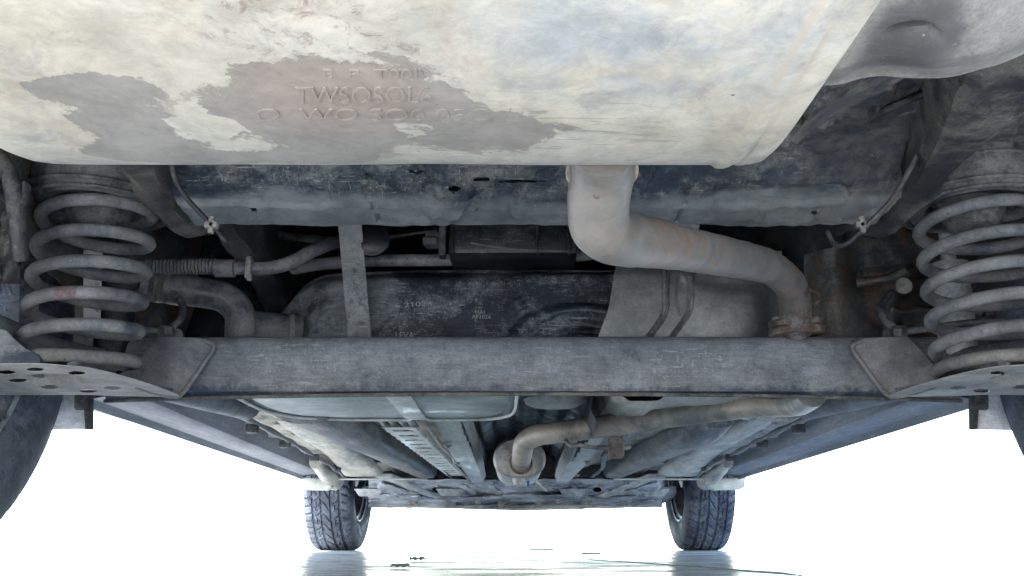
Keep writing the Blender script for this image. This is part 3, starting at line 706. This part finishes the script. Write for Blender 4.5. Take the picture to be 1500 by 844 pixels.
# ---- axle beam
def beam():
    xs = [X0-.61 + i*1.22/90 for i in range(91)]; vs, fs = [], []
    for x in xs:
        r = (x-X0)/.6; k = 1-abs(r)**2.2; dz = .010*k; yo = -.004*k
        pr = [(1.272,.333),(1.258,.329),(1.2495,.318),(1.246,.30),(1.2475,.27),(1.253,.250),(1.262,.2405+dz),(1.262,.2355+dz),(1.300,.250+dz),(1.335,.262+dz),(1.34,.30),(1.335,.333)]
        for y, z in pr:
            p = Vector((x, y+yo, z)); p.y += .0015*noise.noise(Vector((x*9, 0, z*22))); vs.append(p)
    n = 12
    for i in range(90):
        for k in range(n): a = i*n+k; b = i*n+(k+1)%n; fs.append((a, b, b+n, a+n))
    fs.append(tuple(range(n))); fs.append(tuple(range(90*n, 91*n))[::-1]); return mesh(vs, fs)
bmo = link('axle_beam', beam(), 'beam', car)
link('beam_lip', tube([Vector((X0-.61+1.22*i/40, 1.2585-.004*(1-abs((i/20-1))**2.2), .2368+.010*(1-abs((i/20-1)*.975)**2.2))) for i in range(41)], .0028, 8, 1), 'rubber', bmo)
# gussets with rolled edge
gus = strip([[at(232,496,1.236), at(262,496,1.238), at(300,498,1.243), at(312,508,1.243)],
             [at(215,515,1.20), at(245,520,1.222), at(285,525,1.234), at(300,530,1.238)],
             [at(196,538,1.165), at(225,545,1.19), at(262,552,1.222), at(281,556,1.232)],
             [at(170,552,1.10), at(206,562,1.15), at(240,574,1.20), at(264,579,1.22)]], .003, 6)
for gm_ in both('gusset_plate', gus, 'beam2', bmo): pass
both('gusset_bead', tube([at(300,499,1.24), at(313,509,1.238), at(300,531,1.234), at(281,558,1.226), at(266,577,1.216), at(252,581,1.205), at(225,575,1.175), at(200,566,1.13)], .0032, 10), 'beam2', bmo)
# ---- spring seats (dished, with drain holes)
SXL = X0-.563; SY = 1.075
HO = [(10,545),(26,557),(52,541),(73,567),(129,572),(164,568),(112,546)]
def seat(u, v):
    px = -90 + u*352; top = 533 + 3*sstep(60, 120, px)*1 + (max(0, px-112)/140)**1.4*38; bot = 578 + 3*sstep(100, 262, px)
    top = min(top, bot-.5); py = top + (bot-top)*v
    p = atz(px, py, .236); d = math.hypot((px-78)/48, (py-556)/9); p.z += .014*(1-sstep(.55, 1.05, d)); p.z += .0008*noise.noise(p*20)
    return p
def seat_keep(c):
    px, py = proj(c)
    for hx, hy in HO:
        if ((px-hx)/13)**2 + ((py-hy)/3.0)**2 < 1: return False
    return True
both('seat_web', plate([atz(-60,543,.250), atz(105,545,.250), atz(190,572,.250), atz(-60,572,.250)], .002, (0,0,1), 0), 'rusty', car)
sp_ = both('spring_seat', grid(seat, 240, 60, .0006, seat_keep), 'seat', car)
skirt_me = strip([[atz(98,534,.2365), atz(115,538,.2365), atz(140,553,.2365), atz(180,565,.2365), atz(222,575,.2365), atz(250,581,.2365)],
                  [v + Vector((.0,.0,.011*min(1, .15+i*.45))) for i, v in enumerate((atz(98,534,.2365), atz(115,538,.2365), atz(140,553,.2365), atz(180,565,.2365), atz(222,575,.2365), atz(250,581,.2365)))]], .003)
both('seat_skirt', skirt_me, 'beam', car)
0 and both('spring_cup', lathe([(.0001,.2395),(.03,.2395),(.05,.2400),(.074,.2405),(.078,.243),(.078,.247),(.074,.245),(.0001,.243)], 'z', 48, (SXL,SY,0)), 'seat', car)
both('hub_bracket', plate([at(-90,470,1.0), at(8,483,1.0), at(22,498,1.0), at(38,511,1.0), at(55,519,1.0), at(59,526,1.0), at(58,533,1.0), at(-90,536,.995)], .006, (0,1,0)), 'beam', car)
# trailing arms
both('trailing_arm', tube([(X0-.66,.98,.285),(X0-.645,1.15,.28),(X0-.60,1.30,.285),(X0-.57,1.50,.29),(X0-.55,1.74,.30)], .028, 16), 'beam', car)
# ---- coil springs
def coil():
    R, r = .0650, .0081; pts = []; turns = 6.0; n = int(turns*28)
    for i in range(n+1):
        t = i/28; a = 2*math.pi*t + math.radians(100)
        z = .250 + .0392*max(0, t-.58) + .004*sstep(0, .5, t)
        pts.append(Vector((SXL + R*math.cos(a), SY + R*math.sin(a), z)))
    return tube(pts, r, 18, 1, False)
cme = coil()
c1 = link('coil_spring', cme, 'spring', car)
c2me = cme.copy(); c2 = link('coil_spring', c2me, 'spring', car); c2.location.x = 1.126
def band(cx, mid):
    R, r = .0650, .0083; pts = []
    for i in range(7):
        t = 2.26 + (i-3)*.009 + mid; a = 2*math.pi*t + math.radians(100)
        pts.append(Vector((cx + R*math.cos(a), SY + R*math.sin(a), .254 + .0392*(t-.58))))
    return tube(pts, r, 18, 1, False, cap=False)
link('paint_band', band(SXL, .23), 'pink', c1); 
pb = link('paint_band', band(SXL, .23), 'pink', c2); pb.location.x = 0
# upper isolators and bump stops
iso = lathe([(.052,.482),(.056,.470),(.074,.466),(.076,.474),(.079,.476),(.079,.470),(.083,.468),(.086,.474),(.088,.520),(.088,.53),(.05,.53)], 'z', 64, (SXL,SY,-.010), True)
both('spring_isolator', iso, 'rubber', car)
for zz_, rr_ in ((.4585,.0845),(.468,.089),(.500,.0895)): both('isolator_ring', lathe([(rr_+.0028*math.cos(q), zz_+.0028*math.sin(q)) for q in [k*math.pi/4 for k in range(8)]], 'z', 64, (SXL,SY,0), True), 'rubber', car)
both('isolator_tab', box((SXL+.060,SY-.05,.455),(SXL+.082,SY-.034,.474), .004), 'rubber', car)
both('bump_stop', lathe([(.0001,.428),(.020,.428),(.030,.434),(.038,.450),(.046,.470),(.050,.50),(.05,.53)], 'z', 40, (SXL,SY,0)), 'rubber', car)
# spring tower on the body above the isolator
both('spring_tower', lathe([(.05,.526),(.095,.524),(.1,.522)], 'z', 48, (SXL+.01,SY,0)), 'member', car)
# ---- shock absorbers behind the springs
def shock(cx):
    return join(tube([(cx,1.26,.262),(cx,1.25,.44)], .026, 20, 2, False), tube([(cx,1.25,.44),(cx,1.24,.58)], .011, 12, 2, False))
sa = link('shock_absorber', shock(-.577), 'rubberd', car); sb = link('shock_absorber', shock(.645), 'alu', car)
def slabel(px0, px1, py0, py1, Y): return plate([at(px0,py0,Y), at(px1,py0,Y), at(px1-3,py1,Y), at(px0,py1,Y)], .001, (0,1,0), 0)
lb = link('paper_label', slabel(122, 150, 366, 468, 1.212), 'label', sa)
tm = text_mesh('A 48510  II', 1.0)
for v in tm.vertices: v.co = at(143 - v.co.y*9 , 436+ v.co.x*-10, 1.2095)
link('label_print', tm, 'labelink', lb, smooth=False)
for k in range(5): link('louvre_slat', box(at(1442,300+k*36,1.32), at(1492,322+k*36,1.335), .002), 'dark', car)
link('pale_panel', plate([at(1398,300,1.3), at(1440,300,1.3), at(1440,460,1.3), at(1386,460,1.3)], .004, (0,1,0)), 'sill', car)
# stabiliser links and brake hoses
for m_ in (False, True):
    q = (lambda v: mir(v)) if m_ else (lambda v: v)
    lk = link('brake_pipe', tube([q(at(92,470,1.2)), q(at(150,474,1.22)), q(at(205,482,1.24)), q(at(240,486,1.25))], .0052, 12), 'hose', car)
    link('pipe_union', tube([q(at(236,486,1.235)), q(at(248,486,1.245))], .0095, 6, 2, False), 'bolt', lk)
    link('union_bracket', plate([q(at(243,494,1.262)), q(at(256,478,1.262)), q(at(266,484,1.262)), q(at(270,500,1.262))], .004, (0,1,0)), 'rubber', lk)
    link('brake_hose', tube([q(at(252,480,1.25)), q(at(264,468,1.26)), q(at(268,450,1.27)), q(at(260,436,1.28)), q(at(252,428,1.29))], .0056, 12), 'rubber', car)
link('bracket_strap', tube([at(1255,415,1.3), at(1300,408,1.28), at(1330,396,1.26)], .007, 10), 'rusty', car)
link('bracket_end', lathe([(.0001,0),(.012,.001),(.012,.006),(.0001,.007)], 'y', 20, at(1325,418,1.24)), 'bolt', car)
# left inner edge: mud-caked bumper support
def caked(u, v):
    px = -40 + 62*u + 8*v; py = 226 + 190*v; p = at(px, py, .93+.02*math.sin(u*3)); n = noise.fractal(p*48, .8, 2, 4); p.y -= .016*max(0, n)*(1 if u < .6 else .3); return p
link('caked_bracket', grid(caked, 60, 120, .003), 'mud', car)
link('stay_tube', tube([at(-5,225,.88), at(16,262,.88), at(26,330,.9), at(30,380,.92)], .009, 14), 'mud', car)
link('stay_block', box(at(31,298,.885), at(42,272,.9), .003), 'rubber', car)
# ---- bumper liner, top right: big muddy bulge
def liner(u, v):
    px = 1170 + 505*u; a = max(0, (px-1255)/420)
    edge = 100 + 14*math.sin(a*3.1) - 190*(max(0, a-.28)**1.25)*1.0 + 20*sstep(1300, 1220, px)
    py = -170 + (edge+170)*v
    Y = .50 - .10*(1-v) - .02*math.sin(v*3.1)
    Y += .03*sstep(.9, 1, v)
    p = at(px, py, Y)
    d = math.hypot((px-1325)/55, (py-62)/30); p.y += -.018*(1-sstep(.2, 1.1, d)); p.z -= .006*(1-sstep(.2, 1.1, d)); p += Vector((0, .003*noise.noise(p*24), .002*noise.noise(p*40)))
    return p
link('bumper_liner', grid(liner, 130, 90, .003), 'tin', car)
link('liner_return', strip([[at(1158,206,.62), at(1190,165,.60), at(1220,145,.585), at(1262,115,.565), at(1310,90,.55)], [at(1161,209,.63), at(1190,186,.65), at(1240,150,.62), at(1280,135,.60), at(1330,105,.59)]], .003), 'mud', car)
# rear bumper above and behind the camera's view
link('rear_bumper', box((X0-.86,.02,.345),(X0+.86,.09,.70), .02), 'paint', car)

# ---- front floor
def ff(u, v):
    x = X0-.70 + u*1.40; y = 1.70 + v*1.75; xr = abs(x-X0)
    z = .318
    tz = 1-sstep(.135, .175, xr); z += .14*tz
    z -= .012*sstep(.175, .2, xr)*(1-sstep(.25, .27, xr))
    z += .010*(1-sstep(.02, .03, abs(xr-.50)))                 # long channel
    z -= .014*(1-sstep(.004, .012, abs((y*4) % 1-.5)/4))*sstep(.45, .5, xr)*.6
    z += .012*math.sin(y*21)*sstep(.40, .46, xr)*(1-sstep(.58, .62, xr))*.35
    z -= .03*sstep(3.05, 3.4, y)*sstep(.3, .4, xr)
    p = Vector((x, y, z)); p.z += .004*noise.noise(p*9) + .002*noise.noise(p*30); return p
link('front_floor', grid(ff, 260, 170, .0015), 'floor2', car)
# sills
def sill():
    ys = [1.40+.05*i for i in range(38)]; vs, fs = [], []
    for y in ys:
        xo = .707 + .069*(y-1.42)/1.78; z0 = .250
        pr = [(xo+.010, .30), (xo+.002, z0+.003), (xo, z0), (xo-.004, z0), (xo-.010, z0+.012), (xo-.052, z0+.020), (xo-.060, z0+.026), (xo-.074, .33)]
        for x, z in pr: vs.append((X0-x, y, z))
    n = 8
    for i in range(len(ys)-1):
        for k in range(n-1): a = i*n+k; fs.append((a, a+1, a+n+1, a+n))
    return mesh(vs, fs)
for s_ in both('sill', sill(), 'sill', car): pass
def rocker():
    ys = [1.38+.05*i for i in range(42)]; vs, fs = [], []
    for y in ys:
        for x, z in ((.722+.069*(y-1.42)/1.78, .30), (.80, .290), (.865, .296), (.875, .34)): vs.append((X0-x, y, z))
    for i in range(len(ys)-1):
        for k in range(3): a = i*4+k; fs.append((a, a+1, a+5, a+4))
    return mesh(vs, fs)
both('rocker_panel', rocker(), 'pale', car)
# floor rails: rounded boxes sweeping towards the front
def loft(path, w0, w1, h, rot=0, seg=14):
    P = catmull(path, 6); vs, fs = [], []; n = len(P)
    for i, p in enumerate(P):
        t = i/(n-1); wd = w0+(w1-w0)*t
        for k in range(seg):
            a = math.pi*k/(seg-1); c, s = math.cos(a), math.sin(a)
            vs.append(p + Vector((wd*math.copysign(abs(c)**.6, c), 0, -h*abs(s)**.5 + h)))
    for i in range(n-1):
        for k in range(seg-1): a = i*seg+k; fs.append((a, a+1, a+seg+1, a+seg))
    fs.append(tuple(range(seg))); fs.append(tuple(range((n-1)*seg, n*seg))[::-1])
    return mesh(vs, fs)
rp = [atz(435,605,.262), atz(470,635,.262), atz(520,662,.262), atz(565,683,.262), atz(607,703,.262)]
rp[0] = Vector((X0-.43,1.72,.262)); rp[1] = Vector((X0-.415,1.95,.262)); rp[2] = Vector((X0-.40,2.3,.262)); rp[3] = Vector((X0-.375,2.8,.262)); rp[4] = Vector((X0-.35,3.35,.262))
rq = [mir(v) for v in rp]; rq[0] = Vector((X0+.42,1.98,.285)); rq[1] = Vector((X0+.41,2.10,.262))
fr = [link('floor_rail', loft(rp, .052, .045, .05), 'rail', car), link('floor_rail', loft(rq, .050, .045, .05), 'rail', car)]
for o in fr:
    pass
# outboard pressing and brake-line bundle
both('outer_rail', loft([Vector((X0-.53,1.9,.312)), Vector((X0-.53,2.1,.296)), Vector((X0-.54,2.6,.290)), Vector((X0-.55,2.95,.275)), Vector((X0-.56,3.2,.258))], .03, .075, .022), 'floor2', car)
both('fuel_line', tube([Vector((X0-.60,1.8,.300)), Vector((X0-.60,2.2,.292)), Vector((X0-.61,2.5,.287)), Vector((X0-.615,2.9,.276)), Vector((X0-.63,3.25,.262))], lambda t: .006+.002*math.sin(t*40), 10), 'rail', car)
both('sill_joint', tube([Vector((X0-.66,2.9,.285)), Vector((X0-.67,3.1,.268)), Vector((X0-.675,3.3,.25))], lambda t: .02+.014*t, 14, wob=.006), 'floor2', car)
# slotted protector on the left of the tunnel
A, B = atz(543,627,.262), atz(600,627,.262); C_, D = atz(662,701,.262), atz(640,701,.262)
A = Vector((X0-.300,1.84,.268)); B = Vector((X0-.225,1.84,.268)); C_ = Vector((X0-.200,3.2,.262)); D = Vector((X0-.262,3.2,.262))
slots = []
def slotted(u, v): return (A+(B-A)*u) + ((D+(C_-D)*u) - (A+(B-A)*u))*v + Vector((0,0,.004*abs(math.sin(v*60))*(u<.06 or u>.94)))
def slk(c):
    v = (c.y-1.84)/1.36; t = (v*15) % 1; xl = A.x+(D.x-A.x)*v; xr_ = B.x+(C_.x-B.x)*v; u = (c.x-xl)/(xr_-xl)
    return not (.22 < u < .80 and .35 < t < .68)
lp = link('line_protector', grid(slotted, 30, 260, .0015, slk), 'pale', car)
lp.location.z = 0
for k in range(4):
    x = X0-.298+k*.020; link('pipe_end', tube([Vector((x,1.80,.285-.001*k)), Vector((x+.004,1.9,.278))], .0065, 10, 2, False), 'alu', lp)
# tunnel side boxes
def wedge(side):
    def s(v):
        if side < 0: return v
        v = mir(v); v.y = 2.12 + (v.y-1.8)*.79; return v
    L = [[s(Vector((X0-.205,1.80,.31))), s(Vector((X0-.195,2.3,.30))), s(Vector((X0-.185,2.8,.285))), s(Vector((X0-.18,3.3,.27)))],
         [s(Vector((X0-.200,1.80,.300))), s(Vector((X0-.190,2.3,.262))), s(Vector((X0-.182,2.8,.252))), s(Vector((X0-.176,3.3,.245)))],
         [s(Vector((X0-.135,1.80,.300))), s(Vector((X0-.133,2.3,.262))), s(Vector((X0-.132,2.8,.252))), s(Vector((X0-.135,3.3,.245)))],
         [s(Vector((X0-.118,1.80,.31))), s(Vector((X0-.118,2.3,.30))), s(Vector((X0-.120,2.8,.285))), s(Vector((X0-.125,3.3,.27)))]]
    return strip(L, .002, 6)
link('tunnel_brace', wedge(-1), 'alu', car); link('tunnel_brace', wedge(1), 'alu', car)
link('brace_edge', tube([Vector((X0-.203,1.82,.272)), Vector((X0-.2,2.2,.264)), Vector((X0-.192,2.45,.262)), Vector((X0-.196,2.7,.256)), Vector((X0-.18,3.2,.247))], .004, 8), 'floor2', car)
# ribbed tunnel heat shield
def tun(u, v):
    a = math.pi*(u*1.1-.05); y = 1.80+1.6*v; r = .150 + .006*math.sin(a*14)
    return Vector((X0 - r*math.cos(a)*.92, y, .285 + r*max(-.2, math.sin(a))*1.0 + .004*math.sin(v*80)))
link('tunnel_shield', grid(tun, 110, 150, .001), 'tunnel', car)
# disc and hanger behind the beam above the pipe
link('round_cover', lathe([(.0001,0),(.05,-.002),(.062,.004),(.066,.012)], 'z', 32, at(812,594,1.9)), 'alu', car)

rnd = random.Random(5)
def hexbolt(c, r=.009, h=.006, ax='z'): return lathe([(.0001,-h),(r*.9,-h),(r,-h*.7),(r,0),(r*1.6,.0005),(r*1.7,.002),(.0001,.003)], ax, 12, c)
for x, y in ((-.30,2.0),(-.28,2.7),(.29,2.15),(.28,2.9),(-.47,2.2),(.48,2.3),(-.47,2.8),(.47,2.75)):
    link('floor_plug', lathe([(.0001,.0),(.016,.0005),(.020,-.003),(.025,-.003),(.027,.003)], 'z', 24, (X0+x, y, .307)), 'rubberd', car)
for sgn in (-1, 1):
    for k, y in enumerate((2.0, 2.3, 2.65, 3.0)):
        link('line_clip', box((X0+sgn*.612-.014, y-.008, .276-.004*k), (X0+sgn*.612+.014, y+.008, .296-.004*k), .003), 'rubberd', car)
    for k, y in enumerate((2.05, 2.45, 2.9)):
        link('shield_bolt', hexbolt((X0+sgn*.185, y+.1, .262-.006*k), .007, .004), 'bolt', car)
    for y in (1.95, 2.25, 2.55, 2.85, 3.1):                    # welded patches and ribs on the outer floor
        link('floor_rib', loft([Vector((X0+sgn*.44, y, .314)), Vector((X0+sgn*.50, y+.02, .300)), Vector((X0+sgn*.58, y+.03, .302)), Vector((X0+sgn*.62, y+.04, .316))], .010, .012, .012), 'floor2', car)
link('fuel_line', tube([(X0-.27,1.82,.285),(X0-.262,2.3,.276),(X0-.255,2.9,.268),(X0-.25,3.3,.262)], .0045, 8), 'rubberd', car)
link('wiring_loom', tube([(X0+.21,1.95,.30),(X0+.25,2.2,.29),(X0+.24,2.6,.285),(X0+.27,3.0,.275),(X0+.26,3.3,.268)], .008, 10, wob=.002), 'rubberd', car)
# ---- front subframe and belly tray
def sub(u, v):
    px = 540 + 430*u; py = 702 + 41*v + 3.5*math.exp(-((px-760)/120)**2)*v
    Y = 3.35 + .42*v
    h = 0
    h += .05*cap(px, py, 560, 712, 610, 728, 6) + .05*cap(px, py, 960, 712, 905, 728, 6)
    h += .03*(1-sstep(1.5, 3.5, abs(py-728-2*math.sin(px*.03)))) - .05*cap(px, py, 670, 737, 850, 737, 2.6) - .03*cap(px, py, 700, 722, 735, 722, 3) - .03*cap(px, py, 795, 722, 835, 722, 3)
    for a in range(600, 960, 40): h += .02*cap(px, py, a, 713, a+14, 722, 2.6)
    Y -= h; p = at(px, py, Y); p.z += .004*noise.noise(Vector((px*.05, py*.2, 0))); p.y += .03*noise.noise(Vector((px*.03, py*.3, 5)))
    return p
def subk(c):
    px, py = proj(c); return not any(((px-a)/6.5)**2 + ((py-b)/4)**2 < 1 for a, b in ((639,717),(875,717))) and not (((px-672)/2)**2+((py-724)/3.4)**2 < 1)
sf = link('front_subframe', grid(sub, 300, 60, .002, subk), 'front', car)
link('subframe_back', grid(lambda u, v: Vector((X0-.6+1.2*u, 3.95, .20+.3*v)), 4, 2, .003), 'dark', sf)
link('belly_tray', grid(lambda u, v: Vector((X0-.52+1.04*u, 3.74+.7*v, .186-.006*math.sin(u*3.1)+.02*v+.003*noise.noise(Vector((u*12, v*5, 0))))), 60, 20, .003), 'front', car)
for px, py in ((585,722),(606,734),(655,733),(700,731),(735,738),(790,738),(820,731),(862,733),(912,733),(940,721)):
    link('bolt', hexbolt(at(px, py, 3.34+.42*(py-702)/41), .011, .008, 'y'), 'bolt', sf)
for x, w_ in ((.62,.05),(.70,.035),(.82,.035),(.90,.05)):
    pxa = 750+(x-.76)*1500; link('subframe_tab', plate([at(pxa-22,716,3.46), at(pxa+22,716,3.46), at(pxa+14,727,3.5), at(pxa-14,727,3.5)], .02, (0,1,0), .003), 'alu', sf)
link('tray_edge', tube([at(545,739,3.74), at(600,741,3.74), at(680,743,3.74), at(760,746,3.74), at(840,744,3.74), at(920,741,3.74), at(965,740,3.74)], .006, 8), 'alu', sf)
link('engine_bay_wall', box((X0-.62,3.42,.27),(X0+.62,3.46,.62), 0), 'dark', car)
# lower arms and braces
both('lower_arm', plate([Vector((X0-.66,3.86,.215)), Vector((X0-.64,3.70,.225)), Vector((X0-.50,3.66,.215)), Vector((X0-.36,3.55,.222)), Vector((X0-.33,3.78,.19)), Vector((X0-.45,3.86,.175)), Vector((X0-.6,3.93,.18))], .03, (0,0,1), .006), 'front', car)
both('arm_brace', loft([Vector((X0-.50,3.28,.262)), Vector((X0-.45,3.38,.245)), Vector((X0-.38,3.50,.215)), Vector((X0-.32,3.58,.20))], .035, .02, .012), 'alu', car)
both('drive_shaft', tube([Vector((X0-.66,3.9,.31)), Vector((X0-.2,3.9,.33))], .018, 12, 2, False), 'front', car)
# flaps by the front wheels and pale floor edge
both('front_mud_flap', plate([at(432,698,3.2), at(487,703,3.2), at(485,714,3.2), at(478,718,3.2), at(440,717,3.2), at(434,714,3.2)], .05, (0,1,0), .004), 'pale', car)
both('floor_edge', box((X0-.66,3.20,.2475),(X0-.33,3.215,.2525), .001), 'pale', car)
both('wheel_arch_wall', grid(lambda u, v: Vector((X0-.62+.0*u, 3.42+.95*u, .62-.32*v)), 12, 8, .003), 'dark', car)
# rear mud flaps ahead of the rear tyres
both('rear_mud_flap', plate([at(60,575,1.385), at(110,575,1.385), at(112,596,1.385), at(131,598,1.385), at(131,628,1.385), at(60,630,1.385)], .012, (0,1,0), .002), 'flap', car)
both('flap_bracket', plate([at(108,570,1.378), at(134,570,1.378), at(134,629,1.378), at(124,629,1.378), at(122,600,1.378), at(108,600,1.378)], .01, (0,1,0), .002), 'rubber', car)

# ---- wheels
def tyre_mesh():
    SEG = 480; prof = []; W_ = .100; R = .333
    # bead, sidewall, shoulder, tread ...
    half = [(.200,.070),(.212,.080),(.232,.0935),(.255,.0995),(.280,.099),(.300,.0955),(.315,.0905)]
    for r, x in half: prof.append((r, -x, None))
    NT = 56
    for i in range(NT+1):
        x = -.0875 + .175*i/NT; t = x/.0875
        prof.append((R - .0035*t*t - .010*abs(t)**7, x, t))
    for r, x in half[::-1]: prof.append((r, x, None))
    vs, fs = [], []; n = len(prof)
    for k in range(SEG):
        a = 2*math.pi*k/SEG
        for j, (r, x, t) in enumerate(prof):
            d = 0
            if t is not None:
                at_ = abs(t)
                if any(abs(at_-g_) < .05 for g_ in (.22,)) or abs(at_-.60) < .045: d = 1
                elif at_ > .64:
                    f = (k/8.0 + .35*(at_-.6)*3 + (.5 if t > 0 else 0)) % 1
                    if f < .26: d = .85
                elif at_ > .27:
                    f = (k/8.0 + t*1.9) % 1
                    if f < .24: d = .8
                    if abs(at_-.42) < .03 and (k//8) % 2: d = .6
                else:
                    f = (k/12.0 - t*2.5) % 1
                    if f < .2: d = .6
                if at_ > .97: d *= .5
            elif .28 < r < .32 and (k % 16) < 3: d = .25
            r2 = r - .0085*d
            vs.append((x, r2*math.cos(a), r2*math.sin(a)))
    for k in range(SEG):
        for j in range(n-1):
            a = k*n+j; b = ((k+1) % SEG)*n+j; fs.append((a, a+1, b+1, b))
    return mesh(vs, fs)
tyre_me = tyre_mesh()
rim_me = lathe([(.205,-.085),(.212,-.088),(.214,-.082),(.203,-.076),(.190,-.072),(.187,-.05),(.178,-.03),(.176,.04),(.165,.055),(.15,.06),(.12,.052),(.08,.03),(.07,.02),(.0001,.02)], 'x', 96)
drum_me = lathe([(.0001,-.07),(.06,-.07),(.07,-.066),(.072,-.04),(.13,-.038),(.138,-.034),(.138,.0),(.0001,.0)], 'x', 64)
wheels = []
def wheel(name, x, y, z, flip, dx=0):
    r = link(name, drum_me, 'rubberd', car); 
    t = link('tyre', tyre_me, 'tread', r); m = link('rim', rim_me, 'rim', r)
    for o in (r,):
        o.matrix_parent_inverse = Matrix(); o.matrix_parent_inverse = car.matrix_world.inverted()
        o.location = (x, y, z); o.rotation_euler = (0.6*flip, 0, math.pi if flip > 0 else 0)
    for o in (t, m): o.matrix_parent_inverse = Matrix()
    return r
# inner side of the left wheels faces +X, so the unrotated mesh (brake at -X) serves the right
wheel('front_wheel', X0+.765, 3.9, .329, 0); wheel('front_wheel', X0-.765, 3.9, .329, 1)
wheel('rear_wheel', X0+.810, 1.05, .329, 0); wheel('rear_wheel', X0-.810, 1.05, .329, 1)

# ============================================================ litter on the ground
def leaf(cx, cy, L, wd, ang, curl, label, n=9):
    vs = []; fs = []
    for i in range(n+1):
        t = i/n; hw = wd*max(0, math.sin(math.pi*t))**.8*(1+.25*math.sin(t*17))
        for k, s_ in enumerate((-1, 0, 1)):
            x = (t-.5)*L; y = s_*hw; z = .001 + curl*(abs(s_)*.8 + .5*math.sin(t*9)**2)
            vs.append((cx + x*math.cos(ang)-y*math.sin(ang), cy + x*math.sin(ang)+y*math.cos(ang), z))
    for i in range(n):
        for k in range(2): a = i*3+k; fs.append((a, a+1, a+4, a+3))
    me = mesh(vs, fs); bm = bmesh.new(); bm.from_mesh(me); bmesh.ops.solidify(bm, geom=bm.faces[:], thickness=.0006); bm.to_mesh(me); bm.free()
    o = link('dry_leaf', me, 'litter'); o['label'] = label; o['category'] = 'leaf'; o['group'] = 'dry leaves on the pale floor'; return o
M['litter'] = flat('dry_leaf', (.22,.23,.22))
def gpt(px, py): return atz(px, py, 0.0)
for px, py, L, wd, an, cu, lb_ in ((612,822,.05,.012,.9,.006,'dark curled dry leaf on the floor, highest of the jagged pair left of centre'), (586,832,.035,.010,.4,.005,'small dark jagged leaf on the floor, nearest the left front tyre reflection'),
        (762,804,.10,.03,.1,.003,'pale flat leaf on the floor below the middle of the belly tray'), (793,807,.10,.03,-.3,.005,'bluish crumpled leaf right beside the pale flat leaf'), (866,813,.06,.02,0,.004,'small grey leaf between the crumpled leaf and the right front tyre'),
        (632,809,.04,.015,.2,.002,'tiny leaf flake on the floor far left of centre')):
    p = gpt(px, py); leaf(p.x, p.y, L, wd, an, cu, lb_)
sp2 = [gpt(862,820), gpt(930,824), gpt(1000,829), gpt(1070,834), gpt(1140,839)]
o = link('grey_strip', strip([[v + Vector((0,.0,.0012)) for v in sp2], [Vector((v.x, v.y-.035-.02*i, .0012)) for i, v in enumerate(sp2)]], .0015), flat('plain_grey', (.12,.13,.14)))  # thin flat grey strip laid on the ground
o['label'] = 'long flat grey strip lying on the pale floor below the right front tyre'; o['category'] = 'strap'
